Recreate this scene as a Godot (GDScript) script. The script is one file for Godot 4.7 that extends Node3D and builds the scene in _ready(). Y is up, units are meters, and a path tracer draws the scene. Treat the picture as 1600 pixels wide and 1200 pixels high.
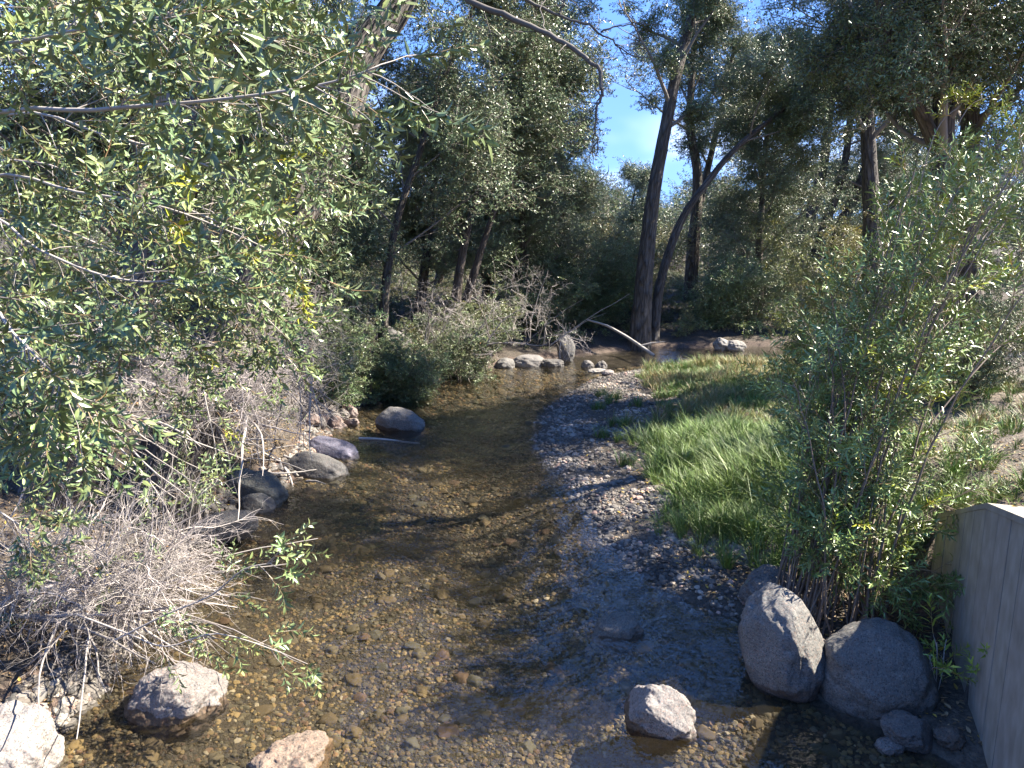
extends Node3D
# A shaded mountain creek seen from a low bridge: water, cobble bar, boulders, willows, cottonwoods.

const F := 1152.0
const PITCH := 11.0
const EYE := Vector3(0, 4, 0)

var rng := RandomNumberGenerator.new()
var nz := FastNoiseLite.new()
var nf := FastNoiseLite.new()
var M := {}
var taken := {}
var poly := PackedVector2Array()
var ico := {}

# ---------------------------------------------------------------- helpers
func R(a: float, b: float) -> float:
	return rng.randf_range(a, b)

func dirpx(px: float, py: float) -> Vector3:
	var t := deg_to_rad(PITCH)
	var dx := (px - 800.0) / F
	var dy := (600.0 - py) / F
	return Vector3(dx, dy * cos(t) - sin(t), -(cos(t) + dy * sin(t)))

func at(px: float, py: float, depth: float) -> Vector3:
	var d := dirpx(px, py)
	return EYE + d * (depth / -d.z)

func on(px: float, py: float, y := 0.0) -> Vector3:
	var d := dirpx(px, py)
	return EYE + d * ((y - EYE.y) / d.y)

func numbered(called: String) -> String:
	taken[called] = taken.get(called, -1) + 1
	return called if taken[called] == 0 else "%s_%03d" % [called, taken[called]]

func tag(o: Node, label := "", category := "", group := "", kind := "") -> Node:
	if label: o.set_meta("label", label)
	if category: o.set_meta("category", category)
	if group: o.set_meta("group", group)
	if kind: o.set_meta("kind", kind)
	return o

func thing(called: String, where: Vector3, label: String, category: String, group := "") -> Node3D:
	var o := Node3D.new()
	o.name = numbered(called)
	o.position = where
	add_child(o)
	tag(o, label, category, group)
	return o

func put(mesh: Mesh, mat: Material, called: String, parent: Node3D, t := Transform3D()) -> MeshInstance3D:
	var o := MeshInstance3D.new()
	o.mesh = mesh
	o.material_override = mat
	o.transform = t
	if parent == self:
		o.name = numbered(called)
		add_child(o)
	else:
		o.name = called
		parent.add_child(o, true)
	return o

func scatter(mesh: Mesh, mat: Material, called: String, parent: Node3D, where: Array, tint: Array) -> MultiMeshInstance3D:
	var m := MultiMesh.new()
	m.transform_format = MultiMesh.TRANSFORM_3D
	m.use_colors = true
	m.mesh = mesh
	m.instance_count = where.size()
	for i in where.size():
		m.set_instance_transform(i, where[i])
		m.set_instance_color(i, tint[i])
	var o := MultiMeshInstance3D.new()
	o.multimesh = m
	o.material_override = mat
	if parent == self:
		o.name = numbered(called)
		add_child(o)
	else:
		o.name = called
		parent.add_child(o, true)
	o.set_meta("kind", "stuff")
	return o

class Geo:
	var v := PackedVector3Array()
	var n := PackedVector3Array()
	var c := PackedColorArray()
	var u := PackedVector2Array()
	var i := PackedInt32Array()
	func vert(p: Vector3, nn: Vector3, cc: Color, uv := Vector2.ZERO) -> int:
		v.append(p); n.append(nn); c.append(cc); u.append(uv)
		return v.size() - 1
	func tri(a: int, b: int, d: int) -> void:
		i.append(a); i.append(b); i.append(d)
	func face(a: Vector3, b: Vector3, d: Vector3, cc: Color) -> void:
		var nn := (d - a).cross(b - a).normalized()
		tri(vert(a, nn, cc), vert(b, nn, cc), vert(d, nn, cc))
	func quad(a: Vector3, b: Vector3, d: Vector3, e: Vector3, cc: Color) -> void:
		face(a, b, d, cc)
		face(a, d, e, cc)
	func mesh() -> ArrayMesh:
		var a := []
		a.resize(Mesh.ARRAY_MAX)
		a[Mesh.ARRAY_VERTEX] = v
		a[Mesh.ARRAY_NORMAL] = n
		a[Mesh.ARRAY_COLOR] = c
		a[Mesh.ARRAY_TEX_UV] = u
		a[Mesh.ARRAY_INDEX] = i
		var m := ArrayMesh.new()
		m.add_surface_from_arrays(Mesh.PRIMITIVE_TRIANGLES, a)
		return m
	func empty() -> bool:
		return i.is_empty()

# a bent tapering tube; rough > 0 makes ridged bark
func tube(g: Geo, pts: Array, r0: float, r1: float, sides: int, col: Color, rough := 0.0, flare := 0.0) -> void:
	var count := pts.size()
	var side := Vector3.ZERO
	var first := g.v.size()
	var along := 0.0
	for k in count:
		var p: Vector3 = pts[k]
		var fwd: Vector3 = (pts[mini(k + 1, count - 1)] - pts[maxi(k - 1, 0)]).normalized()
		if side == Vector3.ZERO:
			side = fwd.cross(Vector3(0.31, 0.2, 0.93)).normalized()
		side = (side - fwd * side.dot(fwd)).normalized()
		var up := fwd.cross(side)
		var f := float(k) / float(count - 1)
		var r := lerpf(r0, r1, f) + flare * pow(1.0 - f, 6.0)
		if k: along += p.distance_to(pts[k - 1])
		for s in sides + 1:
			var a := TAU * float(s % sides) / float(sides)
			var o := side * cos(a) + up * sin(a)
			var rr := r
			if rough > 0.0:
				rr *= 1.0 + rough * (nf.get_noise_3d(o.x * 26.0, along * 6.0, o.y * 26.0 + o.z * 26.0) + 0.8 * nz.get_noise_3d(o.x * 30.0, along * 9.0, o.z * 30.0 + p.x))
			g.vert(p + o * rr, o, col, Vector2(float(s) / float(sides) * maxf(1.0, round(r0 * 7.0)), along * 0.5))
	for k in count - 1:
		for s in sides:
			var a := first + k * (sides + 1) + s
			var b := a + sides + 1
			g.tri(a, b, a + 1)
			g.tri(b, b + 1, a + 1)

func curve(pts: Array, steps: int) -> Array:
	var out := []
	var n := pts.size()
	for k in n - 1:
		var p0: Vector3 = pts[maxi(k - 1, 0)]
		var p1: Vector3 = pts[k]
		var p2: Vector3 = pts[k + 1]
		var p3: Vector3 = pts[mini(k + 2, n - 1)]
		for s in steps:
			out.append(p1.cubic_interpolate(p2, p0, p3, float(s) / steps))
	out.append(pts[n - 1])
	return out

# a wandering shoot
func shoot(p: Vector3, d: Vector3, length: float, steps: int, wander: float, lift: float) -> Array:
	var out := [p]
	var dir := d.normalized()
	for k in steps:
		dir = (dir + Vector3(R(-1, 1), R(-1, 1), R(-1, 1)) * wander + Vector3(0, lift, 0)).normalized()
		p += dir * (length / steps)
		out.append(p)
	return out

func along(pts: Array, f: float) -> Vector3:
	var x := clampf(f, 0.0, 0.9999) * (pts.size() - 1)
	var k := int(x)
	return pts[k].lerp(pts[k + 1], x - k)

func heading(pts: Array, f: float) -> Vector3:
	var k := mini(int(clampf(f, 0.0, 0.9999) * (pts.size() - 1)), pts.size() - 2)
	return (pts[k + 1] - pts[k]).normalized()

func facing(d: Vector3, spin: float) -> Basis:   # y axis along d
	var y := d.normalized()
	var x := y.cross(Vector3(0.13, 0.21, 0.97)).normalized()
	return Basis(x, y, x.cross(y)).rotated(y, spin)

func sphere_of(sub: int) -> Array:
	if ico.has(sub): return ico[sub]
	var v := []
	var f := []
	if sub == 0:
		var t := (1.0 + sqrt(5.0)) / 2.0
		for p in [[-1, t, 0], [1, t, 0], [-1, -t, 0], [1, -t, 0], [0, -1, t], [0, 1, t], [0, -1, -t], [0, 1, -t], [t, 0, -1], [t, 0, 1], [-t, 0, -1], [-t, 0, 1]]:
			v.append(Vector3(p[0], p[1], p[2]).normalized())
		f = [[0, 11, 5], [0, 5, 1], [0, 1, 7], [0, 7, 10], [0, 10, 11], [1, 5, 9], [5, 11, 4], [11, 10, 2], [10, 7, 6], [7, 1, 8], [3, 9, 4], [3, 4, 2], [3, 2, 6], [3, 6, 8], [3, 8, 9], [4, 9, 5], [2, 4, 11], [6, 2, 10], [8, 6, 7], [9, 8, 1]]
	else:
		var b = sphere_of(sub - 1)
		v = b[0].duplicate()
		var mid := {}
		for q in b[1]:
			var m := []
			for e in [[q[0], q[1]], [q[1], q[2]], [q[2], q[0]]]:
				var key := mini(e[0], e[1]) * 100000 + maxi(e[0], e[1])
				if not mid.has(key):
					mid[key] = v.size()
					v.append((v[e[0]] + v[e[1]]).normalized())
				m.append(mid[key])
			f.append_array([[q[0], m[0], m[2]], [q[1], m[1], m[0]], [q[2], m[2], m[1]], m])
	ico[sub] = [v, f]
	return ico[sub]

# a water-worn rock: a rough ball, flattened against a few planes. stain: colour below a ragged level (share of the height)
func rock(sub: int, size: Vector3, flat: Array, rough: float, sd: float, col := Color(1, 1, 1), stain := Color(1, 1, 1), level := -9.0, lichen := 0.0) -> ArrayMesh:
	var b = sphere_of(sub)
	var g := Geo.new()
	for d in b[0]:
		var r := 1.0 + rough * (nz.get_noise_3d(d.x * 22 + sd * 91.0, d.y * 22, d.z * 22) + 0.4 * nz.get_noise_3d(d.x * 60, d.y * 60 + sd * 37.0, d.z * 60) + 0.14 * nf.get_noise_3d(d.x * 70, d.y * 70 + sd * 17.0, d.z * 70))
		if sub > 3: r -= 0.022 * maxf(0.0, 1.0 - absf(nz.get_noise_3d(d.x * 15 + sd * 7.0, d.y * 15, d.z * 15 + 40.0)) / 0.045)
		var p: Vector3 = d * r
		for q in flat:
			var nn: Vector3 = q[0].normalized()
			var over: float = p.dot(nn) - q[1]
			if over > 0.0: p -= nn * (over - 0.13 * (1.0 - exp(-over / 0.13)))
		var c := col
		var y: float = p.y + 0.10 * nz.get_noise_3d(d.x * 50, sd * 50.0, d.z * 50)
		if y < level: c = stain
		if lichen > 0.0 and nz.get_noise_3d(p.x * 45 + sd, p.y * 45, p.z * 45) > 1.0 - lichen: c = c.lerp(Color(0.30, 0.31, 0.28), 0.45)
		c *= 1.0 + 0.28 * nz.get_noise_3d(p.x * 26, p.y * 26 + sd * 9.0, p.z * 26)
		c.a = 1.0
		g.v.append(p * size)
		g.c.append(c)
	var n := PackedVector3Array()
	n.resize(g.v.size())
	for q in b[1]:
		var nn: Vector3 = (g.v[q[1]] - g.v[q[0]]).cross(g.v[q[2]] - g.v[q[0]])
		for k in 3: n[q[k]] += nn
		g.i.append(q[0]); g.i.append(q[2]); g.i.append(q[1])
	for k in n.size():
		g.n.append(n[k].normalized())
		g.u.append(Vector2.ZERO)
	return g.mesh()

# ---------------------------------------------------------------- leaves
# one lance-shaped leaf, base at the origin, along +y, face to +z, folded along its rib and bent back
func leaf(g: Geo, t: Transform3D, l: float, w: float, bend: float, col: Color, fine: bool) -> void:
	var b := t * Vector3(0, 0, 0)
	if not fine:
		var m := Vector3(0, l * 0.5, 0)
		var q := w * 0.5
		var tip := t * Vector3(0, l * 0.97, -bend * l)
		var mid := t * m
		var lf := t * Vector3(-q, l * 0.45, q * 0.45)
		var rt := t * Vector3(q, l * 0.45, q * 0.45)
		g.face(b, tip, lf, col)
		g.face(b, rt, tip, col)
		return
	var q := w * 0.5
	var m1 := t * Vector3(0, l * 0.36, -bend * l * 0.10)
	var m2 := t * Vector3(0, l * 0.70, -bend * l * 0.45)
	var tip := t * Vector3(0, l * 0.98, -bend * l)
	var a1 := t * Vector3(-q, l * 0.34, q * 0.4 - bend * l * 0.10)
	var b1 := t * Vector3(q, l * 0.34, q * 0.4 - bend * l * 0.10)
	var a2 := t * Vector3(-q * 0.72, l * 0.70, q * 0.3 - bend * l * 0.45)
	var b2 := t * Vector3(q * 0.72, l * 0.70, q * 0.3 - bend * l * 0.45)
	var stem := t * Vector3(0, l * 0.08, 0)
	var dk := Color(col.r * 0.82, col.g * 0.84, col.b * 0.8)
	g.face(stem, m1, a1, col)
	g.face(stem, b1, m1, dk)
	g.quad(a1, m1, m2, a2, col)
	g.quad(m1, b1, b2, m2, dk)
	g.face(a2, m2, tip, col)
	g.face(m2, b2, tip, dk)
	var e := (t.basis * Vector3(0.0012, 0, 0))
	g.face(b - e, stem, b + e, Color(0.22, 0.16, 0.05))

func leaf_color(base: Color, spread: float) -> Color:
	var k := 1.0 + R(-spread, spread)
	var y := R(-0.12, 0.22) * spread * 2.0
	return Color(base.r * k * (1.0 + y), base.g * k, base.b * k * (1.0 - y))

# a shoot with leaves round it, along +y
func sprig(length: float, count: int, l: float, w: float, base: Color, fine: bool, spread := 0.25, open := 1.0, hang := 0.0) -> ArrayMesh:
	var g := Geo.new()
	var pts := shoot(Vector3.ZERO, Vector3.UP, length, 4, 0.16, 0.0)
	tube(g, pts, length * 0.009 + 0.001, 0.0008, 3, Color(0.16, 0.11, 0.06))
	for k in count:
		var f := lerpf(0.12, 1.0, (k + R(0, 0.6)) / count)
		var a := k * 2.39996 + R(-0.5, 0.5)
		var y := heading(pts, f)
		var out := facing(y, a).x
		var d := (out * open * lerpf(1.0, 0.45, f) + y * R(0.35, 0.8) + Vector3(0, -hang, 0)).normalized()
		var bs := facing(d, 0.0)
		bs = bs.rotated(d, bs.z.signed_angle_to((y - d * y.dot(d)).normalized(), d) + R(-0.7, 0.7))
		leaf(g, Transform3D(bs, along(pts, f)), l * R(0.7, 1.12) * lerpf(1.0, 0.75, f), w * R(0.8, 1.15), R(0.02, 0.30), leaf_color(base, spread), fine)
	return g.mesh()

# a loose spray of small leaves round the origin, for crowns farther off
func clump(radius: float, count: int, l: float, w: float, base: Color, hang: float) -> ArrayMesh:
	var g := Geo.new()
	for k in 7:
		var d := Vector3(R(-1, 1), R(-0.7, 0.9), R(-1, 1)).normalized()
		var pts := shoot(-d * radius * R(0.0, 0.35) + Vector3(R(-1, 1), R(-1, 1), R(-1, 1)) * radius * 0.25, d, radius * R(0.8, 1.5), 4, 0.28, -hang * 0.25)
		tube(g, pts, 0.006, 0.0015, 3, Color(0.13, 0.11, 0.09))
		for j in count / 7:
			var f := R(0.1, 1.0)
			var o := facing(heading(pts, f), R(0, TAU)).x
			var ld := (o + heading(pts, f) * R(0.2, 0.9) + Vector3(0, -hang, 0)).normalized()
			leaf(g, Transform3D(facing(ld, R(0, TAU)), along(pts, f)), l * R(0.65, 1.2), w * R(0.75, 1.25), R(0.0, 0.3), leaf_color(base, 0.3), false)
	return g.mesh()

# a tangle of bare twigs spreading from the origin along +y
func twig_fan(count: int, length: float, thick: float, sd: int) -> ArrayMesh:
	rng.seed = sd
	var g := Geo.new()
	for k in count:
		var d := Vector3(R(-1.0, 1.0), R(0.2, 1.0), R(-1.0, 1.0))
		var shade := R(0.7, 1.25)
		var col := Color(0.29 * shade, 0.262 * shade, 0.245 * shade)
		var L := length * R(0.55, 1.1)
		var pts := shoot(Vector3(R(-0.1, 0.1), 0, R(-0.1, 0.1)) * length, d, L, 8, 0.34, -0.05)
		tube(g, pts, thick * R(0.5, 1.5), thick * 0.3, 3, col)
		for j in 6:
			var f := R(0.2, 0.95)
			var e := (heading(pts, f) + facing(heading(pts, f), R(0, TAU)).x * R(0.5, 1.1)).normalized()
			var q := shoot(along(pts, f), e, L * R(0.2, 0.6), 5, 0.36, -0.04)
			tube(g, q, thick * 0.45, thick * 0.16, 3, col)
			for h in 2:
				var e2 := (heading(q, 0.6) + facing(heading(q, 0.6), R(0, TAU)).x * R(0.5, 1.0)).normalized()
				tube(g, shoot(along(q, R(0.3, 0.9)), e2, L * R(0.06, 0.18), 3, 0.2, 0.0), thick * 0.24, thick * 0.1, 3, col)
	return g.mesh()

# ---------------------------------------------------------------- terrain
func ramp(x: float, keys: Array) -> float:
	if x <= keys[0][0]: return keys[0][1]
	for k in range(1, keys.size()):
		if x < keys[k][0]:
			var a = keys[k - 1]
			var b = keys[k]
			return lerpf(a[1], b[1], smoothstep(0.0, 1.0, (x - a[0]) / (b[0] - a[0])) * 0.5 + 0.5 * (x - a[0]) / (b[0] - a[0]))
	return keys[keys.size() - 1][1]

# x: distance to the water's edge (negative in the water), y: number of the nearest stretch of the edge
func shore(x: float, z: float) -> Vector2:
	var p := Vector2(x, z)
	var best := 1e9
	var which := 0
	for k in poly.size():
		var a := poly[k]
		var ab := poly[(k + 1) % poly.size()] - a
		var t := clampf((p - a).dot(ab) / ab.length_squared(), 0.0, 1.0)
		var d := (a + ab * t).distance_squared_to(p)
		if d < best:
			best = d
			which = k
	return Vector2(sqrt(best) * (-1.0 if Geometry2D.is_point_in_polygon(p, poly) else 1.0), which)

const WALL_A := Vector2(1.49, 0.82)
const WALL_B := Vector2(4.55, -7.45)
func wall_top(s: float) -> float:   # s: metres from WALL_A
	return lerpf(3.47, 1.86, s / 7.1) if s < 7.1 else lerpf(1.86, 1.27, (s - 7.1) / 1.4)

func height(x: float, z: float) -> float:
	var s := shore(x, z)
	var d := s.x
	var bumps := nz.get_noise_2d(x * 9.0, z * 9.0) * 0.10 + nf.get_noise_2d(x * 9.0, z * 9.0) * 0.05
	if d < 0.0:
		return -0.03 - 0.36 * smoothstep(0.0, 1.9, -d) + bumps * 0.35 * smoothstep(0.0, 0.5, -d)
	var h := 0.0
	if s.y < 10:
		h = ramp(d, [[0.0, -0.03], [0.25, 0.16], [1.0, 0.55], [3.0, 1.15], [8.0, 1.9], [30.0, 2.8], [120.0, 6.0]])
	elif s.y < 17:
		h = ramp(d, [[0.0, -0.03], [0.3, 0.14], [2.0, 0.55], [8.0, 1.1], [40.0, 2.2], [150.0, 5.0]])
	else:
		var far := ramp(d, [[0.0, -0.03], [0.4, 0.05], [2.5, 0.16], [4.0, 0.28], [7.0, 0.45], [10.0, 0.9], [14.0, 1.4], [40.0, 2.2], [150.0, 5.0]])
		var near := ramp(d, [[0.0, -0.03], [0.4, 0.12], [2.0, 0.36], [2.8, 0.75], [3.8, 1.2], [9.0, 1.6], [40.0, 2.2], [150.0, 5.0]])
		h = lerpf(far, near, smoothstep(-14.0, -9.5, z))
		var w := WALL_B - WALL_A
		var off := -(Vector2(x, z) - WALL_A).cross(w.normalized())   # left of the wall is negative
		var run := (Vector2(x, z) - WALL_A).dot(w.normalized())
		if off > 0.14 and run < w.length() + 2.0:
			var behind := maxf(wall_top(minf(run, w.length())) - 0.03, 0.1) + 0.02 * off
			h = lerpf(behind, h, smoothstep(w.length() - 0.1, w.length() + 2.0, run))
			return h + bumps * 0.3 * smoothstep(0.3, 0.8, off)
		if run < w.length() + 0.02:
			h = minf(h, 0.12 + 0.08 * maxf(run - 5.5, 0.0))
	return h + bumps * smoothstep(0.0, 1.2, d)

func ground_at(x: float, z: float, lift := 0.0) -> Vector3:
	return Vector3(x, height(x, z) + lift, z)

# ---------------------------------------------------------------- materials
func noise_tex(freq: float, lo: Color, hi: Color, sd: int, size := 512, kind := FastNoiseLite.TYPE_SIMPLEX_SMOOTH, mid = null) -> NoiseTexture2D:
	var n := FastNoiseLite.new()
	n.noise_type = kind
	n.frequency = freq
	n.seed = sd
	n.fractal_octaves = 5
	var t := NoiseTexture2D.new()
	t.width = size
	t.height = size
	t.seamless = true
	t.noise = n
	var g := Gradient.new()
	g.set_color(0, lo)
	g.set_color(1, hi)
	if mid != null: g.add_point(0.5, mid)
	t.color_ramp = g
	return t

func normal_tex(freq: float, strength: float, sd: int, size := 512, octaves := 5) -> NoiseTexture2D:
	var n := FastNoiseLite.new()
	n.noise_type = FastNoiseLite.TYPE_SIMPLEX_SMOOTH
	n.frequency = freq
	n.seed = sd
	n.fractal_octaves = octaves
	var t := NoiseTexture2D.new()
	t.width = size
	t.height = size
	t.seamless = true
	t.noise = n
	t.as_normal_map = true
	t.bump_strength = strength
	return t

func lin(r: float, g: float, b: float) -> Color:
	return Color(r, g, b).linear_to_srgb()

func mat(rough: float, tex: Texture2D = null, scale := 1.0, nrm: Texture2D = null, nscale := 1.0, world := true) -> StandardMaterial3D:
	var m := StandardMaterial3D.new()
	m.vertex_color_use_as_albedo = true
	m.roughness = rough
	m.cull_mode = BaseMaterial3D.CULL_DISABLED
	if tex:
		m.albedo_texture = tex
		m.uv1_triplanar = true
		m.uv1_world_triplanar = world
		m.uv1_scale = Vector3.ONE * scale
	if nrm:
		m.normal_enabled = true
		m.normal_texture = nrm
		m.normal_scale = nscale
	return m

func granite_tex() -> ImageTexture:
	var im := Image.create(512, 512, false, Image.FORMAT_RGB8)
	rng.seed = 77
	for y in 512:
		for x in 512:
			var k := 0.78 + 0.14 * nf.get_noise_2d(x * 1.7, y * 1.7)
			im.set_pixel(x, y, Color(k, k, k))
	for k in 16000:
		var x := rng.randi() % 512
		var y := rng.randi() % 512
		var t := rng.randf()
		var c := Color(0.40, 0.39, 0.40) if t < 0.42 else Color(1.0, 0.97, 0.95) if t < 0.72 else Color(0.93, 0.78, 0.72)
		var w := 1 + rng.randi() % 4
		im.fill_rect(Rect2i(x, y, w, 1 + rng.randi() % 4), c)
	return ImageTexture.create_from_image(im)

func materials() -> void:
	var granite := granite_tex()
	var grain := normal_tex(0.05, 3.0, 5)
	M.rock = mat(0.82, granite, 0.75, grain, 0.9, false)
	M.stone = mat(0.75)
	M.wet = mat(0.85)
	M.soil = mat(0.95, noise_tex(0.03, Color(0.45, 0.45, 0.45), Color(1, 1, 1), 9), 0.9, normal_tex(0.06, 9.0, 6), 1.0)
	M.leaf = mat(0.36)
	M.leaf.backlight = Color(0.82, 0.95, 0.46)
	M.near_leaf = mat(0.32)
	M.near_leaf.backlight = Color(0.64, 0.78, 0.32)
	M.grass = mat(0.5)
	M.grass.backlight = Color(0.8, 0.95, 0.4)
	M.twig = mat(0.7)
	M.litter = mat(0.8)
	var bn := FastNoiseLite.new()
	bn.noise_type = FastNoiseLite.TYPE_SIMPLEX_SMOOTH
	bn.fractal_type = FastNoiseLite.FRACTAL_RIDGED
	bn.frequency = 0.012
	bn.fractal_octaves = 4
	bn.seed = 31
	var bt := NoiseTexture2D.new()
	bt.width = 512; bt.height = 512; bt.seamless = true; bt.noise = bn
	var g := Gradient.new()
	g.set_color(0, Color(1, 1, 1)); g.set_color(1, Color(0.42, 0.40, 0.38))
	bt.color_ramp = g
	var bnn := NoiseTexture2D.new()
	bnn.width = 512; bnn.height = 512; bnn.seamless = true; bnn.noise = bn; bnn.as_normal_map = true; bnn.bump_strength = 14.0
	M.bark = StandardMaterial3D.new()
	M.bark.vertex_color_use_as_albedo = true
	M.bark.roughness = 0.9
	M.bark.albedo_texture = bt
	M.bark.normal_enabled = true
	M.bark.normal_texture = bnn
	M.bark.normal_scale = 1.0
	M.bark.uv1_scale = Vector3(1.0, 0.28, 1)
	M.limb = mat(0.85)
	# formed concrete: streaks and stains run down it
	M.concrete = mat(0.85, noise_tex(0.014, Color(0.76, 0.74, 0.71), Color(1, 1, 1), 15), 1.0)
	M.concrete.uv1_scale = Vector3(0.9, 0.4, 0.9)
	M.water = StandardMaterial3D.new()
	M.water.transparency = BaseMaterial3D.TRANSPARENCY_ALPHA
	M.water.albedo_color = Color(0.14, 0.12, 0.06, 0.28)
	M.water.roughness = 0.03
	M.water.metallic_specular = 0.5
	M.water.normal_enabled = true
	M.water.normal_texture = normal_tex(0.022, 5.0, 21, 1024, 4)
	M.water.normal_scale = 0.6
	M.water.uv1_triplanar = true
	M.water.uv1_world_triplanar = true
	M.water.uv1_scale = Vector3(0.34, 0.34, 0.5)

# ---------------------------------------------------------------- plants
# A tree: given trunk lines, limbs and branches grown from them, and clumps of leaves along the branches.
func tree(called: String, label: String, group: String, trunks: Array, o: Dictionary) -> Node3D:
	rng.seed = o.seed
	var root := thing(called, trunks[0].pts[0], label, "tree", group)
	var where := []
	var tint := []
	var twigs := Geo.new()
	var bark: Color = o.get("bark", Color(0.19, 0.165, 0.145))
	for tr in trunks:
		var pts: Array = curve(tr.pts, 6)
		for k in pts.size(): pts[k] = pts[k] - root.position
		var g := Geo.new()
		tube(g, pts, tr.r, tr.get("r1", tr.r * 0.3), o.get("sides", 14), bark, o.get("rough", 0.10), tr.r * o.get("flare", 0.5))
		var trunk := put(g.mesh(), M.bark, "trunk", root)
		var n: int = tr.get("limbs", 9)
		for k in n:
			var f := lerpf(tr.get("low", 0.4), 1.0, (k + R(0.0, 0.8)) / n)
			var a: float = k * 2.39996 + R(-0.5, 0.5)
			var rise: float = R(o.get("rise0", 0.05), o.get("rise1", 0.8))
			var d := Vector3(cos(a), rise, sin(a)).normalized() + heading(pts, f) * 0.35
			var L: float = tr.get("reach", 4.0) * R(0.6, 1.15) * lerpf(1.0, 0.6, inverse_lerp(tr.get("low", 0.4), 1.0, f))
			var limb := shoot(along(pts, f), d, L, 8, 0.17, o.get("lift", 0.03))
			var lr: float = lerpf(tr.r, tr.get("r1", tr.r * 0.3), f) * R(0.28, 0.5)
			var lg := Geo.new()
			tube(lg, limb, lr, 0.012, 6, bark * R(0.85, 1.2))
			put(lg.mesh(), M.limb, "limb", trunk)
			for j in o.get("branches", 9):
				var bf := R(0.22, 1.0)
				var bd := (heading(limb, bf) * 0.7 + facing(heading(limb, bf), R(0, TAU)).x * R(0.5, 1.0) + Vector3(0, o.get("fall", 0.0), 0)).normalized()
				var br := shoot(along(limb, bf), bd, L * R(0.22, 0.5), 5, 0.22, o.get("fall", 0.0) * 0.3)
				tube(twigs, br, maxf(0.008, lr * 0.3), 0.004, 3, bark * R(0.9, 1.4))
				for q in o.get("clumps", 8):
					if rng.randf() < o.get("bare", 0.3): continue
					var p := along(br, R(0.25, 1.05)) + Vector3(R(-1, 1), R(-1, 1), R(-1, 1)) * 0.30
					if over_creek(p + root.position): continue
					where.append(Transform3D(Basis(Vector3(R(-1, 1), R(-1, 1), R(-1, 1)).normalized(), R(-0.9, 0.9)).rotated(Vector3.UP, R(0, TAU)) * R(0.75, 1.25) * o.get("size", 1.0), p))
					var b := R(0.75, 1.25)
					var t: Color = o.get("tint", Color(1, 1, 1))
					if rng.randf() < o.get("gold", 0.0): t = Color(1.6, 1.4, 0.6)
					tint.append(Color(t.r * b * R(0.9, 1.12), t.g * b, t.b * b))
	put(twigs.mesh(), M.limb, "twigs", root).set_meta("kind", "stuff")
	scatter(M.clumps[o.get("kind", 0)], M.leaf, "crown", root, where, tint)
	return root

# the gap in the canopy that follows the creek upstream
func over_creek(p: Vector3) -> bool:
	var away := -p.z
	return away > 11.0 and p.y > 5.5 and absf(p.x - 0.135 * away) < 0.020 * away * (1.0 + 1.6 * nz.get_noise_3d(p.x * 12.0, p.y * 12.0, p.z * 4.0))

# A shrub of many stems with leaf clumps.
func shrub(called: String, label: String, group: String, base: Vector3, o: Dictionary) -> Node3D:
	rng.seed = o.seed
	var root := thing(called, base, label, "shrub", group)
	var where := []
	var tint := []
	for k in o.get("stems", 12):
		var a := R(0, TAU)
		var p: Vector3 = Vector3(cos(a), 0, sin(a)) * R(0, 0.3) * o.wide
		p.y = height(base.x + p.x, base.z + p.z) - base.y - 0.05
		var L: float = o.tall * R(0.6, 1.1)
		var pts := shoot(p, Vector3(cos(a) * o.get("splay", 0.4), 1, sin(a) * o.get("splay", 0.4)) * 1.0, L, 8, 0.12, -0.02)
		var g := Geo.new()
		tube(g, pts, o.get("thick", 0.022), 0.004, 5, Color(0.16, 0.13, 0.10) * R(0.8, 1.4))
		put(g.mesh(), M.limb, "stem", root)
		for q in o.get("clumps", 22):
			var f := R(o.get("low", 0.12), 1.05)
			var c: Vector3 = along(pts, f) + Vector3(R(-1, 1), R(-0.6, 0.6), R(-1, 1)) * o.wide * 0.3
			where.append(Transform3D(Basis(Vector3(R(-1, 1), R(-1, 1), R(-1, 1)).normalized(), R(-0.8, 0.8)).rotated(Vector3.UP, R(0, TAU)) * R(0.7, 1.2) * o.get("size", 1.0), c))
			var b := R(0.75, 1.25)
			var t: Color = o.get("tint", Color(1, 1, 1))
			if rng.randf() < o.get("gold", 0.0): t = Color(1.5, 1.35, 0.6)
			tint.append(Color(t.r * b * R(0.9, 1.12), t.g * b, t.b * b))
	scatter(M.clumps[o.get("kind", 2)], M.leaf, "foliage", root, where, tint)
	return root

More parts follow.
